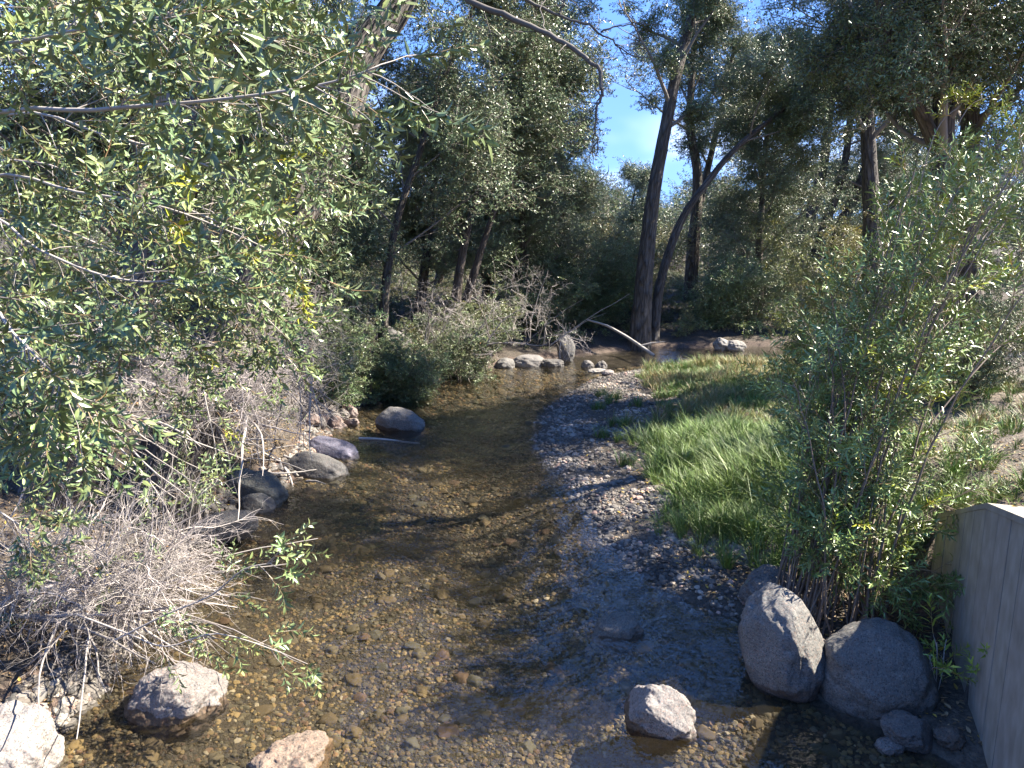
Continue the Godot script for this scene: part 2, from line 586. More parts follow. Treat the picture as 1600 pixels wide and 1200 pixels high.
# A bare grey tangle of dead twigs.
func dead_brush(label: String, base: Vector3, lean: Vector3, o: Dictionary) -> Node3D:
	var root := thing("dead_brush", base, label, "brush", "dead grey brush along the left bank")
	rng.seed = o.seed
	var where := []
	var tint := []
	for k in o.count:
		var p := Vector3(R(-1, 1) * o.size.x, R(0, 1) * o.size.y, R(-1, 1) * o.size.z)
		var d := (lean * 0.6 + Vector3(R(-1, 1), R(-0.9, 0.9), R(-1, 1)) * 1.1).normalized()
		where.append(Transform3D(facing(d, R(0, TAU)) * R(0.6, 1.15) * o.get("scale", 1.0), p))
		var b := R(0.75, 1.35)
		tint.append(Color(b, b * R(0.96, 1.0), b * R(0.94, 1.02)))
	scatter(M.fans[o.seed % 3], M.twig, "twigs", root, where, tint)
	for k in o.get("stems", 10):
		var pts := shoot(Vector3(R(-1, 1) * o.size.x, 0, R(-1, 1) * o.size.z) * 0.8, (lean + Vector3(R(-1, 1), R(-0.2, 0.8), R(-1, 1)) * 0.6), R(0.9, 1.8) * o.get("stem_len", 1.0), 9, 0.16, -0.02)
		var g := Geo.new()
		tube(g, pts, R(0.008, 0.016) if k % 3 else R(0.018, 0.030), 0.004, 6, Color(0.30, 0.265, 0.24) * R(0.5, 1.2), 0.15)
		put(g.mesh(), M.twig, "stem", root)
	var leaves := []
	var leaf_tint := []
	for k in 90:
		leaves.append(Transform3D(Basis.from_euler(Vector3(R(-1, 1), R(0, TAU), R(-1, 1))) * R(0.7, 1.3), Vector3(R(-1, 1) * o.size.x, R(-0.2, 1.0) * o.size.y, R(-1, 1) * o.size.z)))
		leaf_tint.append((Color(0.20, 0.11, 0.05) if k % 3 else Color(0.24, 0.19, 0.06)) * R(0.6, 1.3))
	scatter(M.fallen, M.litter, "caught_leaves", root, leaves, leaf_tint)
	var green := []
	var green_tint := []
	for k in 26:
		green.append(Transform3D(facing(Vector3(R(-1, 1), R(-0.3, 1), R(-1, 1)), R(0, TAU)) * R(0.6, 1.0), Vector3(R(-1, 1) * o.size.x, R(0.0, 1.1) * o.size.y, R(-1, 1) * o.size.z)))
		green_tint.append(Color(1, 1, 1) * R(0.85, 1.2))
	scatter(M.willow, M.near_leaf, "foliage", root, green, green_tint)
	return root

# Long leafy shoots along given boughs. The shoots nearest the eye get single leaves; the rest share sprigs.
func leafy_bough(root: Node3D, pts: Array, r: float, o: Dictionary, where: Array, tint: Array, picked: Array) -> void:
	var g := Geo.new()
	tube(g, pts, r, 0.004, 6, o.get("bark", Color(0.30, 0.27, 0.24)))
	var stem := put(g.mesh(), M.twig, "stem", root)
	var side := Geo.new()
	for k in o.shoots:
		var f := R(o.get("low", 0.15), 1.0)
		var y := heading(pts, f)
		var d := (y * R(0.3, 1.0) + facing(y, R(0, TAU)).x * R(0.4, 1.0) + Vector3(0, o.get("lift", 0.1), 0)).normalized()
		var q := shoot(along(pts, f), d, o.reach * R(0.5, 1.1), 5, 0.16, o.get("fall", -0.04))
		tube(side, q, 0.0045, 0.0015, 3, o.get("bark", Color(0.30, 0.27, 0.24)))
		for h in o.sprigs:
			var sf := R(0.15, 1.0) if h else 1.0
			var sd := (heading(q, sf) + facing(heading(q, sf), R(0, TAU)).x * R(0.3, 0.9) * (1.0 if h else 0.2)).normalized()
			var t := Transform3D(facing(sd, R(0, TAU)) * R(0.75, 1.15), along(q, sf))
			var b := R(0.75, 1.3)
			var c := Color(b * R(0.92, 1.12), b, b * R(0.9, 1.05))
			if rng.randf() < o.get("gold", 0.0): c = Color(1.9, 1.55, 0.45)
			where.append(t)
			tint.append(c)
	put(side.mesh(), M.twig, "shoots", stem).set_meta("kind", "stuff")

# Shows the SINGLES sprigs that lie nearest the eye leaf by leaf, the rest as shared sprigs.
func dress(root: Node3D, where: Array, tint: Array, kind: String, singles: int, per: int) -> void:
	var order := range(where.size())
	order.sort_custom(func(a, b): return (where[a].origin + root.position).distance_to(EYE) < (where[b].origin + root.position).distance_to(EYE))
	var rest := []
	var rest_tint := []
	for n in order.size():
		var k: int = order[n]
		if n >= singles:
			rest.append(where[k])
			rest_tint.append(tint[k])
			continue
		var t: Transform3D = where[k]
		var y := Vector3.UP
		var L: float = M[kind + "_len"]
		for j in per:
			var f := lerpf(0.1, 1.0, (j + R(0, 0.5)) / per)
			var out := facing(y, j * 2.39996 + R(-0.5, 0.5)).x
			var d := (out * lerpf(1.0, 0.45, f) + y * R(0.35, 0.8)).normalized()
			var bs := facing(d, 0.0)
			bs = bs.rotated(d, bs.z.signed_angle_to((y - d * y.dot(d)).normalized(), d) + R(-0.7, 0.7))
			put(M[kind + "_leaves"][rng.randi() % M[kind + "_leaves"].size()], M.near_leaf, "leaf", root, t * Transform3D(bs * R(0.75, 1.15), y * L * f))
	scatter(M[kind], M.near_leaf, "foliage", root, rest, rest_tint)

# ---------------------------------------------------------------- the scene
func _ready() -> void:
	var cam := Camera3D.new()
	cam.name = "camera"
	cam.position = EYE
	cam.rotation_degrees.x = -PITCH
	cam.fov = 2.0 * rad_to_deg(atan(600.0 / F))
	cam.far = 2000.0
	add_child(cam)
	nz.noise_type = FastNoiseLite.TYPE_SIMPLEX_SMOOTH
	nz.frequency = 0.04
	nz.fractal_octaves = 3
	nz.seed = 3
	nf.noise_type = FastNoiseLite.TYPE_SIMPLEX_SMOOTH
	nf.frequency = 0.16
	nf.fractal_octaves = 3
	nf.seed = 4
	var sun := DirectionalLight3D.new()
	sun.name = "sun"
	sun.light_color = Color(1.0, 0.965, 0.90)
	sun.light_energy = 1.6
	sun.light_angular_distance = 0.5
	sun.shadow_enabled = true
	sun.look_at_from_position(Vector3(0.68, 0.73, -0.10) * 50.0, Vector3.ZERO)
	add_child(sun)
	var env := Environment.new()
	env.background_mode = Environment.BG_SKY
	env.tonemap_mode = Environment.TONE_MAPPER_LINEAR
	env.tonemap_exposure = 5.0
	env.background_energy_multiplier = 0.62
	env.sdfgi_enabled = true
	env.ssao_enabled = true
	env.ssil_enabled = true
	var sm := ProceduralSkyMaterial.new()
	sm.sky_top_color = Color(0.31, 0.47, 0.75)
	sm.sky_horizon_color = Color(0.48, 0.63, 0.84)
	sm.sky_curve = 0.12
	sm.ground_bottom_color = Color(0.12, 0.12, 0.10)
	sm.ground_horizon_color = Color(0.42, 0.52, 0.60)
	sm.sun_angle_max = 0.0
	sm.sky_cover = clouds()
	sm.sky_cover_modulate = Color(1.0, 0.96, 0.89)
	var sky := Sky.new()
	sky.sky_material = sm
	env.sky = sky
	var we := WorldEnvironment.new()
	we.name = "environment"
	we.environment = env
	add_child(we)

	poly = PackedVector2Array([Vector2(-3.9, 3), Vector2(-3.8, -5), Vector2(-3.7, -6), Vector2(-4.1, -8), Vector2(-4.2, -9.3), Vector2(-4.0, -11), Vector2(-3.5, -12.5), Vector2(-3.7, -14.5), Vector2(-4.0, -16), Vector2(-3.5, -19), Vector2(-2.2, -21), Vector2(-0.8, -22.9), Vector2(1.8, -25.4), Vector2(5, -27.6), Vector2(12, -28.2), Vector2(26, -30), Vector2(40, -33),
		Vector2(40, -29), Vector2(26, -26.5), Vector2(12, -24.8), Vector2(7, -24.3), Vector2(4, -23.2), Vector2(2.5, -21.6), Vector2(1.4, -19.5), Vector2(0.6, -17.3), Vector2(0.35, -14), Vector2(1.0, -11), Vector2(1.2, -9.1), Vector2(1.9, -7.6), Vector2(2.5, -7.2), Vector2(2.3, -6.3), Vector2(2.9, -5.5), Vector2(3.4, -5), Vector2(0.5, 3)])
	materials()
	models()
	print("models ", Time.get_ticks_msec())
	setting()
	print("setting ", Time.get_ticks_msec())
	boulders()
	stones()
	print("stones ", Time.get_ticks_msec())
	trees()
	print("trees ", Time.get_ticks_msec())
	bank_plants()
	left_willow()
	right_willow()
	print("willows ", Time.get_ticks_msec())
	grasses()
	small_things()
	print("done ", Time.get_ticks_msec())

func clouds() -> ImageTexture:
	var n := FastNoiseLite.new()
	n.noise_type = FastNoiseLite.TYPE_SIMPLEX_SMOOTH
	n.frequency = 1.6
	n.fractal_octaves = 5
	n.seed = 12
	var im := Image.create(1024, 512, false, Image.FORMAT_RGBA8)
	for y in 512:
		var e := (0.5 - (y + 0.5) / 512.0) * PI
		for x in 1024:
			var a := (x + 0.5) / 1024.0 * TAU
			var d := Vector3(cos(a) * cos(e), sin(e), sin(a) * cos(e))
			var k := 0.0
			if e > 0.0:
				var q := d / (d.y + 0.25)
				k = smoothstep(-0.1, 0.5, n.get_noise_3d(q.x * 0.9, q.z * 0.9, 5.0)) * 0.22 * (1.0 - smoothstep(0.08, 0.26, d.y))
			im.set_pixel(x, y, Color(1, 1, 1, k))
	return ImageTexture.create_from_image(im)

func models() -> void:
	rng.seed = 11
	var green := Color(0.060, 0.088, 0.032)
	M.clumps = [
		clump(0.57, 119, 0.090, 0.029, Color(0.118, 0.165, 0.075), 0.35),   # cottonwood
		clump(0.57, 119, 0.088, 0.027, Color(0.152, 0.202, 0.108), 0.40),   # pale cottonwood
		clump(0.36, 105, 0.060, 0.020, Color(0.138, 0.180, 0.086), 0.05),    # bank shrub
		clump(0.40, 105, 0.078, 0.018, Color(0.24, 0.25, 0.060), 0.05),    # yellowing willow
	]
	M.fans = [twig_fan(4, 0.85, 0.0065, 51), twig_fan(4, 0.85, 0.0065, 52), twig_fan(4, 0.85, 0.0065, 53)]
	rng.seed = 12
	M.willow_len = 0.28
	M.willow = sprig(0.28, 14, 0.106, 0.026, Color(0.138, 0.186, 0.086), true, 0.3)
	M.willow_leaves = []
	for k in 6:
		var g := Geo.new()
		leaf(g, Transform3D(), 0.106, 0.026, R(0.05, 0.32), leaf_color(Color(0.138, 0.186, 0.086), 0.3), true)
		M.willow_leaves.append(g.mesh())
	M.coyote_len = 0.26
	M.coyote = sprig(0.26, 16, 0.120, 0.018, Color(0.150, 0.205, 0.065), true, 0.3, 0.8)
	M.coyote_leaves = []
	for k in 6:
		var g := Geo.new()
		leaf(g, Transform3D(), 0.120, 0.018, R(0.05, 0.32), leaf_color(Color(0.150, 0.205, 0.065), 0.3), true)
		M.coyote_leaves.append(g.mesh())
	M.stones = []
	for k in 7:
		M.stones.append(rock(2, Vector3(0.5, R(0.18, 0.30), R(0.30, 0.46)), [[Vector3(R(-1, 1), R(0.2, 1), R(-1, 1)), R(0.4, 0.7)], [Vector3(R(-1, 1), R(-0.5, 1), R(-1, 1)), R(0.45, 0.75)], [Vector3(R(-1, 1), R(0.0, 0.6), R(-1, 1)), R(0.5, 0.8)]], 0.5, k * 3.3))
	# grass tufts
	M.tufts = []
	for kind in 3:
		var g := Geo.new()
		for k in 34:
			var a := R(0, TAU)
			var p := Vector3(cos(a), 0, sin(a)) * R(0, 0.07)
			var h: float = [0.44, 0.24, 0.34][kind] * R(0.5, 1.15)
			var lean := Vector3(cos(a + R(-1, 1)), 0, sin(a + R(-1, 1))) * h * R(0.15, 1.0)
			var wide := Vector3(-sin(a), 0, cos(a)) * R(0.0025, 0.0055)
			var dry: bool = rng.randf() < [0.08, 0.12, 0.7][kind]
			var c := leaf_color(Color(0.30, 0.24, 0.125) if dry else Color(0.098, 0.162, 0.036), 0.25)
			var m := p + Vector3(0, h * 0.6, 0) + lean * 0.35
			var tip := p + Vector3(0, h * 0.92, 0) + lean
			g.quad(p - wide, p + wide, m + wide * 0.8, m - wide * 0.8, c)
			g.face(m - wide * 0.8, m + wide * 0.8, tip, c)
		M.tufts.append(g.mesh())
	var g := Geo.new()
	leaf(g, Transform3D(Basis(Vector3.RIGHT, -PI / 2), Vector3(0, 0.004, 0)), 0.06, 0.024, -0.12, Color(1, 1, 1), true)
	M.fallen = g.mesh()

func setting() -> void:
	# one sheet of ground, fine near the creek, coarse far away
	var xs := PackedFloat32Array()
	var zs := PackedFloat32Array()
	var x := -9.0
	while x < 9.0: xs.append(x); x += 0.13
	var step := 0.2
	while x < 420.0: xs.append(x); x += step; step *= 1.16
	x = -9.0; step = 0.2
	while x > -420.0:
		x -= step; step *= 1.16
		xs.insert(0, x)
	var z := -1.5
	while z > -30.0: zs.append(z); z -= 0.14
	step = 0.25
	while z > -520.0: zs.append(z); z -= step; step *= 1.16
	z = -1.5; step = 0.3
	while z < 200.0:
		z += step; step *= 1.3
		zs.insert(0, z)
	var g := Geo.new()
	var w := xs.size()
	for zz in zs:
		for xx in xs:
			var s := shore(xx, zz)
			var h := height(xx, zz)
			var c := Color(0.105, 0.082, 0.060)                      # dark soil and rotting leaves
			var q := nz.get_noise_2d(xx * 6.0, zz * 6.0)
			if s.x < 0.0: c = Color(0.060, 0.043, 0.020)             # silted bed
			elif s.y >= 17 and h < 0.30: c = Color(0.115, 0.095, 0.075)
			elif s.y >= 17: c = Color(0.22, 0.175, 0.14)            # dry trodden dirt
			elif s.x < 0.5: c = Color(0.15, 0.105, 0.080)
			g.vert(Vector3(xx, h, zz), Vector3.UP, c * (1.0 + 0.45 * q))
	for j in zs.size() - 1:
		for k in w - 1:
			var a := j * w + k
			g.tri(a, a + w, a + 1)
			g.tri(a + 1, a + w, a + w + 1)
	var st := SurfaceTool.new()
	st.create_from(g.mesh(), 0)
	st.generate_normals()
	tag(put(st.commit(), M.soil, "ground", self), "bare earth banks and stony creek bed", "ground", "", "structure")

	# water: a rippled sheet that runs down the creek
	g = Geo.new()
	zs = PackedFloat32Array()
	z = 2.0
	while z > -34.0:
		zs.append(z)
		z -= lerpf(0.045, 0.22, clampf((-z - 4.0) / 20.0, 0.0, 1.0))
	xs = PackedFloat32Array()
	x = -5.2
	while x < 5.0: xs.append(x); x += 0.055
	while x < 40.0: xs.append(x); x += 0.4
	w = xs.size()
	for zz in zs:
		for xx in xs:
			var y := 0.016 * nz.get_noise_2d(xx * 26.0 + zz * 6.0, zz * 17.0) + 0.020 * nf.get_noise_2d(xx * 13.0 + zz * 6.0, zz * 15.0)
			g.vert(Vector3(xx, y, zz), Vector3.UP, Color(1, 1, 1))
	for j in zs.size() - 1:
		for k in w - 1:
			var a := j * w + k
			g.tri(a, a + w, a + 1)
			g.tri(a + 1, a + w, a + w + 1)
	st = SurfaceTool.new()
	st.create_from(g.mesh(), 0)
	st.generate_normals()
	tag(put(st.commit(), M.water, "creek_water", self), "clear shallow rippling creek water", "water", "", "structure")

	# wooded hill far up the valley
	g = Geo.new()
	var hn := 60
	for j in 12:
		for k in hn:
			var a := lerpf(-1.3, 1.3, float(k) / (hn - 1))
			var r := 260.0 + j * 22.0
			var hh := sin(PI * 0.5 * j / 11.0) * (20.0 + 9.0 * nz.get_noise_2d(k * 5.0, 3.0)) + nz.get_noise_2d(k * 30.0, j * 30.0) * 3.0
			g.vert(Vector3(sin(a) * r, hh, -cos(a) * r), Vector3.UP, Color(0.05, 0.062, 0.04) * (1.0 + 0.5 * nf.get_noise_2d(k * 7.0, j * 9.0)))
	for j in 11:
		for k in hn - 1:
			var a := j * hn + k
			g.tri(a, a + hn, a + 1)
			g.tri(a + 1, a + hn, a + hn + 1)
	st = SurfaceTool.new()
	st.create_from(g.mesh(), 0)
	st.generate_normals()
	tag(put(st.commit(), M.soil, "hill", self), "dark wooded hill up the valley", "hill", "", "structure")

	retaining_wall()

func retaining_wall() -> void:
	var dir := (WALL_B - WALL_A).normalized()
	var back := Vector2(-dir.y, dir.x)   # to the land side
	if back.x < 0.0: back = -back
	var root := thing("retaining_wall", Vector3(WALL_A.x, 0, WALL_A.y), "grey concrete retaining wall with board marks beside the two big boulders", "wall")
	var L := WALL_A.distance_to(WALL_B)
	# cast against upright boards: each board's face stands a few millimetres from the next
	rng.seed = 9
	var s := 0.0
	while s < L:
		var e := minf(L, s + R(0.26, 0.42))
		var g := Geo.new()
		var gap := 0.005
		var out := R(0.0, 0.012)
		var shade := R(0.96, 1.04)
		var c := Color(0.33, 0.32, 0.29) * shade
		var P := func(t: float, y: float, o: float) -> Vector3:
			return Vector3(dir.x * t + back.x * o, y, dir.y * t + back.y * o)
		var y0 := -0.5
		var ya := wall_top(s) - 0.05
		var yb := wall_top(e) - 0.05
		var a := s + gap
		var b := e - gap
		var fr := -out
		g.quad(P.call(a, y0, fr), P.call(b, y0, fr), P.call(b, yb, fr), P.call(a, ya, fr), c)
		g.quad(P.call(a, y0, 0.02), P.call(a, y0, fr), P.call(a, ya, fr), P.call(a, ya, 0.02), c)
		g.quad(P.call(b, y0, fr), P.call(b, y0, 0.02), P.call(b, yb, 0.02), P.call(b, yb, fr), c)
		g.quad(P.call(a, ya, fr), P.call(b, yb, fr), P.call(b, yb, 0.02), P.call(a, ya, 0.02), c)
		put(g.mesh(), M.concrete, "panel", root)
		# body and cap behind the face
		var h := Geo.new()
		var c2 := Color(0.22, 0.208, 0.18)
		h.quad(P.call(s, y0, 0.012), P.call(e, y0, 0.012), P.call(e, yb, 0.012), P.call(s, ya, 0.012), c2)
		h.quad(P.call(e, y0, 0.34), P.call(s, y0, 0.34), P.call(s, ya, 0.34), P.call(e, yb, 0.34), c2)
		if e >= L: h.quad(P.call(e, y0, 0.012), P.call(e, y0, 0.34), P.call(e, yb, 0.34), P.call(e, yb, 0.012), c2)
		put(h.mesh(), M.concrete, "core", root)
		var k := Geo.new()
		var c3 := Color(0.30, 0.275, 0.235)
		k.quad(P.call(s, ya, -0.012), P.call(e, yb, -0.012), P.call(e, yb + 0.05, -0.004), P.call(s, ya + 0.05, -0.004), c3)
		k.quad(P.call(s, ya + 0.05, -0.004), P.call(e, yb + 0.05, -0.004), P.call(e, yb + 0.05, 0.35), P.call(s, ya + 0.05, 0.35), c3)
		k.quad(P.call(s, ya, 0.35), P.call(e, yb, 0.35), P.call(e, yb, -0.012), P.call(s, ya, -0.012), c3)
		k.quad(P.call(e, yb, 0.35), P.call(s, ya, 0.35), P.call(s, ya + 0.05, 0.35), P.call(e, yb + 0.05, 0.35), c3)
		if e >= L: k.quad(P.call(e, yb, -0.012), P.call(e, yb, 0.35), P.call(e, yb + 0.05, 0.35), P.call(e, yb + 0.05, -0.004), c3)
		put(k.mesh(), M.concrete, "coping", root)
		s = e

# ---------------------------------------------------------------- rocks
func boulder(label: String, where: Vector3, size: Vector3, turn: Vector3, flat: Array, sd: float, col: Color, o := {}) -> void:
	col = Color(col.r * 0.63, col.g * 0.65, col.b * 0.64)
	var b := put(rock(5 if where.z > -10.5 and size.x > 0.2 else 4, size, flat, o.get("rough", 0.22), sd, col, o.get("stain", Color(0.11, 0.075, 0.045)), o.get("level", -9.0), o.get("lichen", 0.0)), M.rock, o.get("called", "boulder"), self)
	b.position = where
	b.rotation_degrees = turn
	tag(b, label, "boulder", o.get("group", ""))

func boulders() -> void:
	var pink := Color(0.36, 0.32, 0.305)
	var grey := Color(0.26, 0.24, 0.225)
	var dark := Color(0.215, 0.20, 0.19)
	# near the bridge
	boulder("rounded pinkish granite boulder with brown wet flank in the shallows beneath dead twigs", on(276, 1098, 0.0), Vector3(0.39, 0.31, 0.34), Vector3(0, 15, -6), [[Vector3(0.3, 1, 0.1), 0.86], [Vector3(-0.5, 0.3, 1), 0.8]], 1.0, pink, {"level": 0.22, "rough": 0.24})
	boulder("low brown boulder barely breaking the water, pale patch on top", on(455, 1198, -0.06), Vector3(0.31, 0.21, 0.26), Vector3(0, 40, 0), [[Vector3(0, 1, 0), 0.8]], 2.0, Color(0.36, 0.27, 0.21), {"stain": Color(0.14, 0.085, 0.035), "level": 0.42, "rough": 0.3})
	boulder("pale grey boulder dappled by leaf shadows at the left water edge", on(15, 1180, 0.1), Vector3(0.34, 0.34, 0.34), Vector3(0, 0, 0), [[Vector3(0.4, 1, 0.4), 0.8]], 3.0, Color(0.50, 0.46, 0.44))
	boulder("tall egg-shaped grey boulder with sunlit right shoulder at the water edge", on(1234, 1092, 0.0) + Vector3(0.02, 0.34, -0.30), Vector3(0.35, 0.54, 0.40), Vector3(-12, 20, 4), [[Vector3(0.25, 0.35, 1), 0.76], [Vector3(1, 0.5, 0.2), 0.72], [Vector3(-1, 0.1, 0.4), 0.80], [Vector3(-0.2, 1, 0.3), 0.84]], 4.0, Color(0.33, 0.315, 0.30), {"stain": Color(0.15, 0.12, 0.10), "level": -0.5, "lichen": 0.5, "rough": 0.13})
	boulder("broad rounded dark grey boulder between the egg-shaped boulder and concrete wall", on(1388, 1128, 0.0) + Vector3(0.05, 0.20, -0.36), Vector3(0.50, 0.49, 0.44), Vector3(-10, -15, -8), [[Vector3(-0.15, 0.5, 1), 0.78], [Vector3(1, 0.6, 0.2), 0.82], [Vector3(-0.8, 0.9, 0), 0.86]], 5.0, Color(0.27, 0.26, 0.245), {"lichen": 0.55, "rough": 0.13})
	boulder("half hidden grey boulder behind the egg-shaped boulder under the willow", ground_at(2.85, -7.5, 0.06), Vector3(0.34, 0.27, 0.28), Vector3(0, 30, 0), [[Vector3(0, 1, 0.5), 0.8]], 6.0, grey)
	boulder("small dark wedge-shaped rock at foot of the broad dark boulder", on(1420, 1150, 0.05) + Vector3(0, 0.03, 0), Vector3(0.21, 0.15, 0.15), Vector3(0, -10, -12), [[Vector3(-0.5, 1, 0.4), 0.6], [Vector3(0.9, 0.6, 0.5), 0.6]], 7.0, dark, {"called": "rock"})
	boulder("little flat pale rock lying in water beside the dark wedge-shaped rock", on(1392, 1166, 0.0), Vector3(0.13, 0.07, 0.09), Vector3(0, 20, 0), [[Vector3(0, 1, 0.2), 0.6]], 7.5, Color(0.34, 0.31, 0.29), {"called": "rock"})
	boulder("round brown cobble at the foot of the concrete wall", on(1484, 1152, 0.1), Vector3(0.11, 0.08, 0.10), Vector3(0, 0, 0), [], 7.9, Color(0.22, 0.18, 0.15), {"called": "rock"})
	boulder("pinkish grey boulder with dark left side standing alone in the near rapids", on(1028, 1126, 0.0) + Vector3(0, 0.03, 0), Vector3(0.31, 0.27, 0.23), Vector3(4, -22, -14), [[Vector3(-1, 0.35, 0.2), 0.66], [Vector3(0.3, 1, 0.5), 0.72], [Vector3(0.1, 0.2, 1), 0.8]], 8.0, Color(0.40, 0.36, 0.345), {"level": 0.02, "rough": 0.25})
	boulder("flat-topped grey rock in the creek off the cobble bar", on(968, 985, 0.0) + Vector3(0, -0.01, 0), Vector3(0.27, 0.20, 0.18), Vector3(8, 18, 10), [[Vector3(0.05, 1, 0.15), 0.5], [Vector3(-0.6, 0.5, 0.8), 0.7], [Vector3(1, 0.3, 0), 0.72]], 9.0, Color(0.27, 0.25, 0.22))
	# left bank
	boulder("long squared grey slab of rock lying along the left bank", on(348, 838, 0.08) + Vector3(0, 0.1, 0), Vector3(0.50, 0.24, 0.22), Vector3(8, 18, 12), [[Vector3(0, 1, 0.2), 0.6], [Vector3(0, 0.1, 1), 0.62], [Vector3(0, -0.6, 0.8), 0.62], [Vector3(1, 0.1, 0), 0.86]], 10.0, Color(0.27, 0.255, 0.245), {"rough": 0.14})
	boulder("rusty brown rock wedged behind the long squared slab", on(272, 836, 0.1) + Vector3(0, 0.08, -0.1), Vector3(0.34, 0.26, 0.26), Vector3(0, 35, 15), [[Vector3(-0.3, 1, 0.2), 0.7], [Vector3(0.3, 0.2, 1), 0.66]], 11.0, Color(0.24, 0.185, 0.15))
	boulder("sloping mossy grey boulder with a sun-warmed crest on the left bank", on(402, 770, 0.1) + Vector3(0, 0.05, 0), Vector3(0.52, 0.27, 0.36), Vector3(0, -20, -16), [[Vector3(0.1, 1, 0.2), 0.66], [Vector3(0.3, 0.2, 1), 0.7]], 12.0, Color(0.27, 0.27, 0.235), {"lichen": 0.5})
	boulder("small dark angular rock in front of the mossy sloping boulder", on(402, 795, 0.0) + Vector3(0, 0.05, 0), Vector3(0.27, 0.20, 0.2), Vector3(0, 10, -14), [[Vector3(0.4, 1, 0.3), 0.6], [Vector3(-0.3, 0.3, 1), 0.6]], 13.0, Color(0.20, 0.195, 0.19))
	boulder("smooth dark grey whale-backed boulder reaching into the creek from left bank", on(494, 738, 0.0) + Vector3(0, 0.06, 0), Vector3(0.56, 0.28, 0.34), Vector3(0, -12, -9), [[Vector3(0.2, 1, 0.1), 0.8], [Vector3(0.2, 0.4, 1), 0.75]], 14.0, Color(0.20, 0.19, 0.185), {"rough": 0.13, "level": -0.05, "stain": Color(0.085, 0.075, 0.062)})
	boulder("grey pointed boulder just upstream of the whale-backed boulder", on(520, 708, 0.0) + Vector3(0, 0.04, 0), Vector3(0.50, 0.25, 0.34), Vector3(0, -14, -12), [[Vector3(0.3, 1, 0.1), 0.72], [Vector3(0.1, 0.4, 1), 0.75]], 15.0, Color(0.26, 0.25, 0.34), {"rough": 0.14, "level": 0.0, "stain": Color(0.09, 0.08, 0.066)})
	boulder("big sunlit oblong boulder standing alone in mid creek", on(624, 668, 0.0) + Vector3(0, 0.12, 0), Vector3(0.56, 0.33, 0.34), Vector3(0, -8, -9), [[Vector3(-1, 0.5, 0.1), 0.74], [Vector3(0.25, 1, 0.1), 0.76], [Vector3(0.2, 0.1, 1), 0.8]], 16.0, Color(0.36, 0.34, 0.32), {"rough": 0.14, "level": -0.22})
	# far bend
	boulder("low pale boulder at the far bend beside a smaller grey one", on(826, 570, 0.0) + Vector3(0, 0.06, 0), Vector3(0.55, 0.30, 0.4), Vector3(0, 10, 0), [[Vector3(0, 1, 0.2), 0.8]], 17.0, Color(0.36, 0.34, 0.33), {"rough": 0.14})
	boulder("smaller grey boulder at the far bend, downstream end of the row", on(789, 573, 0.0) + Vector3(0, 0.05, 0), Vector3(0.36, 0.24, 0.3), Vector3(0, 60, 0), [], 18.0, Color(0.28, 0.27, 0.26), {"rough": 0.14})
	boulder("dim flat boulder between the low pale boulder and the upright rock", on(862, 571, 0.0) + Vector3(0, 0.04, 0), Vector3(0.42, 0.20, 0.3), Vector3(0, 0, 0), [[Vector3(0, 1, 0), 0.7]], 19.0, dark)
	boulder("upright pillar-like grey rock on the far bank", on(884, 560, 0.1) + Vector3(0, 0.3, -0.1), Vector3(0.32, 0.52, 0.3), Vector3(0, 0, 10), [[Vector3(0.5, 0.3, 1), 0.7], [Vector3(-1, 0.2, 0.2), 0.7]], 20.0, Color(0.29, 0.28, 0.27))
	boulder("rounded mid-grey rock in the riffle at the far bend", on(918, 572, 0.0), Vector3(0.22, 0.18, 0.2), Vector3(0, 0, 0), [], 21.0, Color(0.30, 0.28, 0.27), {"called": "rock"})
	boulder("round dark rock in the riffle below the fallen log", on(940, 573, 0.0), Vector3(0.2, 0.18, 0.2), Vector3(0, 40, 0), [], 22.0, dark, {"called": "rock"})
	boulder("flat bright white rock at the tip of the cobble bar", on(933, 581, 0.0) + Vector3(0, 0.03, 0), Vector3(0.30, 0.09, 0.2), Vector3(0, 10, 0), [[Vector3(0, 1, 0), 0.6]], 23.0, Color(0.52, 0.49, 0.46), {"called": "rock"})
	boulder("small pale rock against the flat white rock at the bar tip", on(950, 585, 0.0) + Vector3(0, 0.03, 0), Vector3(0.2, 0.11, 0.16), Vector3(0, 10, 0), [], 24.0, Color(0.48, 0.43, 0.41), {"called": "rock"})
	boulder("pale rounded boulder on the far right bank under willows", on(1148, 547, 0.0) + Vector3(0, 0.12, 0), Vector3(0.40, 0.24, 0.3), Vector3(0, 10, 0), [], 25.0, Color(0.42, 0.40, 0.38))
	boulder("white sunlit rock beside the pale boulder on far right bank", on(1130, 545, 0.05) + Vector3(0, 0.12, -0.2), Vector3(0.36, 0.28, 0.3), Vector3(0, 50, 0), [[Vector3(0.3, 1, 0.4), 0.7]], 26.0, Color(0.46, 0.44, 0.42))
	# dim rocks far up the left bank
	rng.seed = 61
	for k in 7:
		var p := at(520 + k * 15 + R(-6, 6), 455 + R(-14, 22), 24.0 + R(-1, 1))
		p.y = height(p.x, p.z) + 0.2
		boulder("grey rock of the shaded outcrop high on the left bank", p, Vector3(R(0.5, 0.85), R(0.4, 0.6), R(0.4, 0.6)), Vector3(R(-20, 20), R(0, 180), R(-20, 20)), [[Vector3(R(-1, 1), 1, R(-1, 1)), 0.65], [Vector3(R(-1, 1), 0.2, 1), 0.65]], 30.0 + k, Color(0.27, 0.255, 0.25), {"group": "rocks of the left bank outcrop", "called": "rock"})
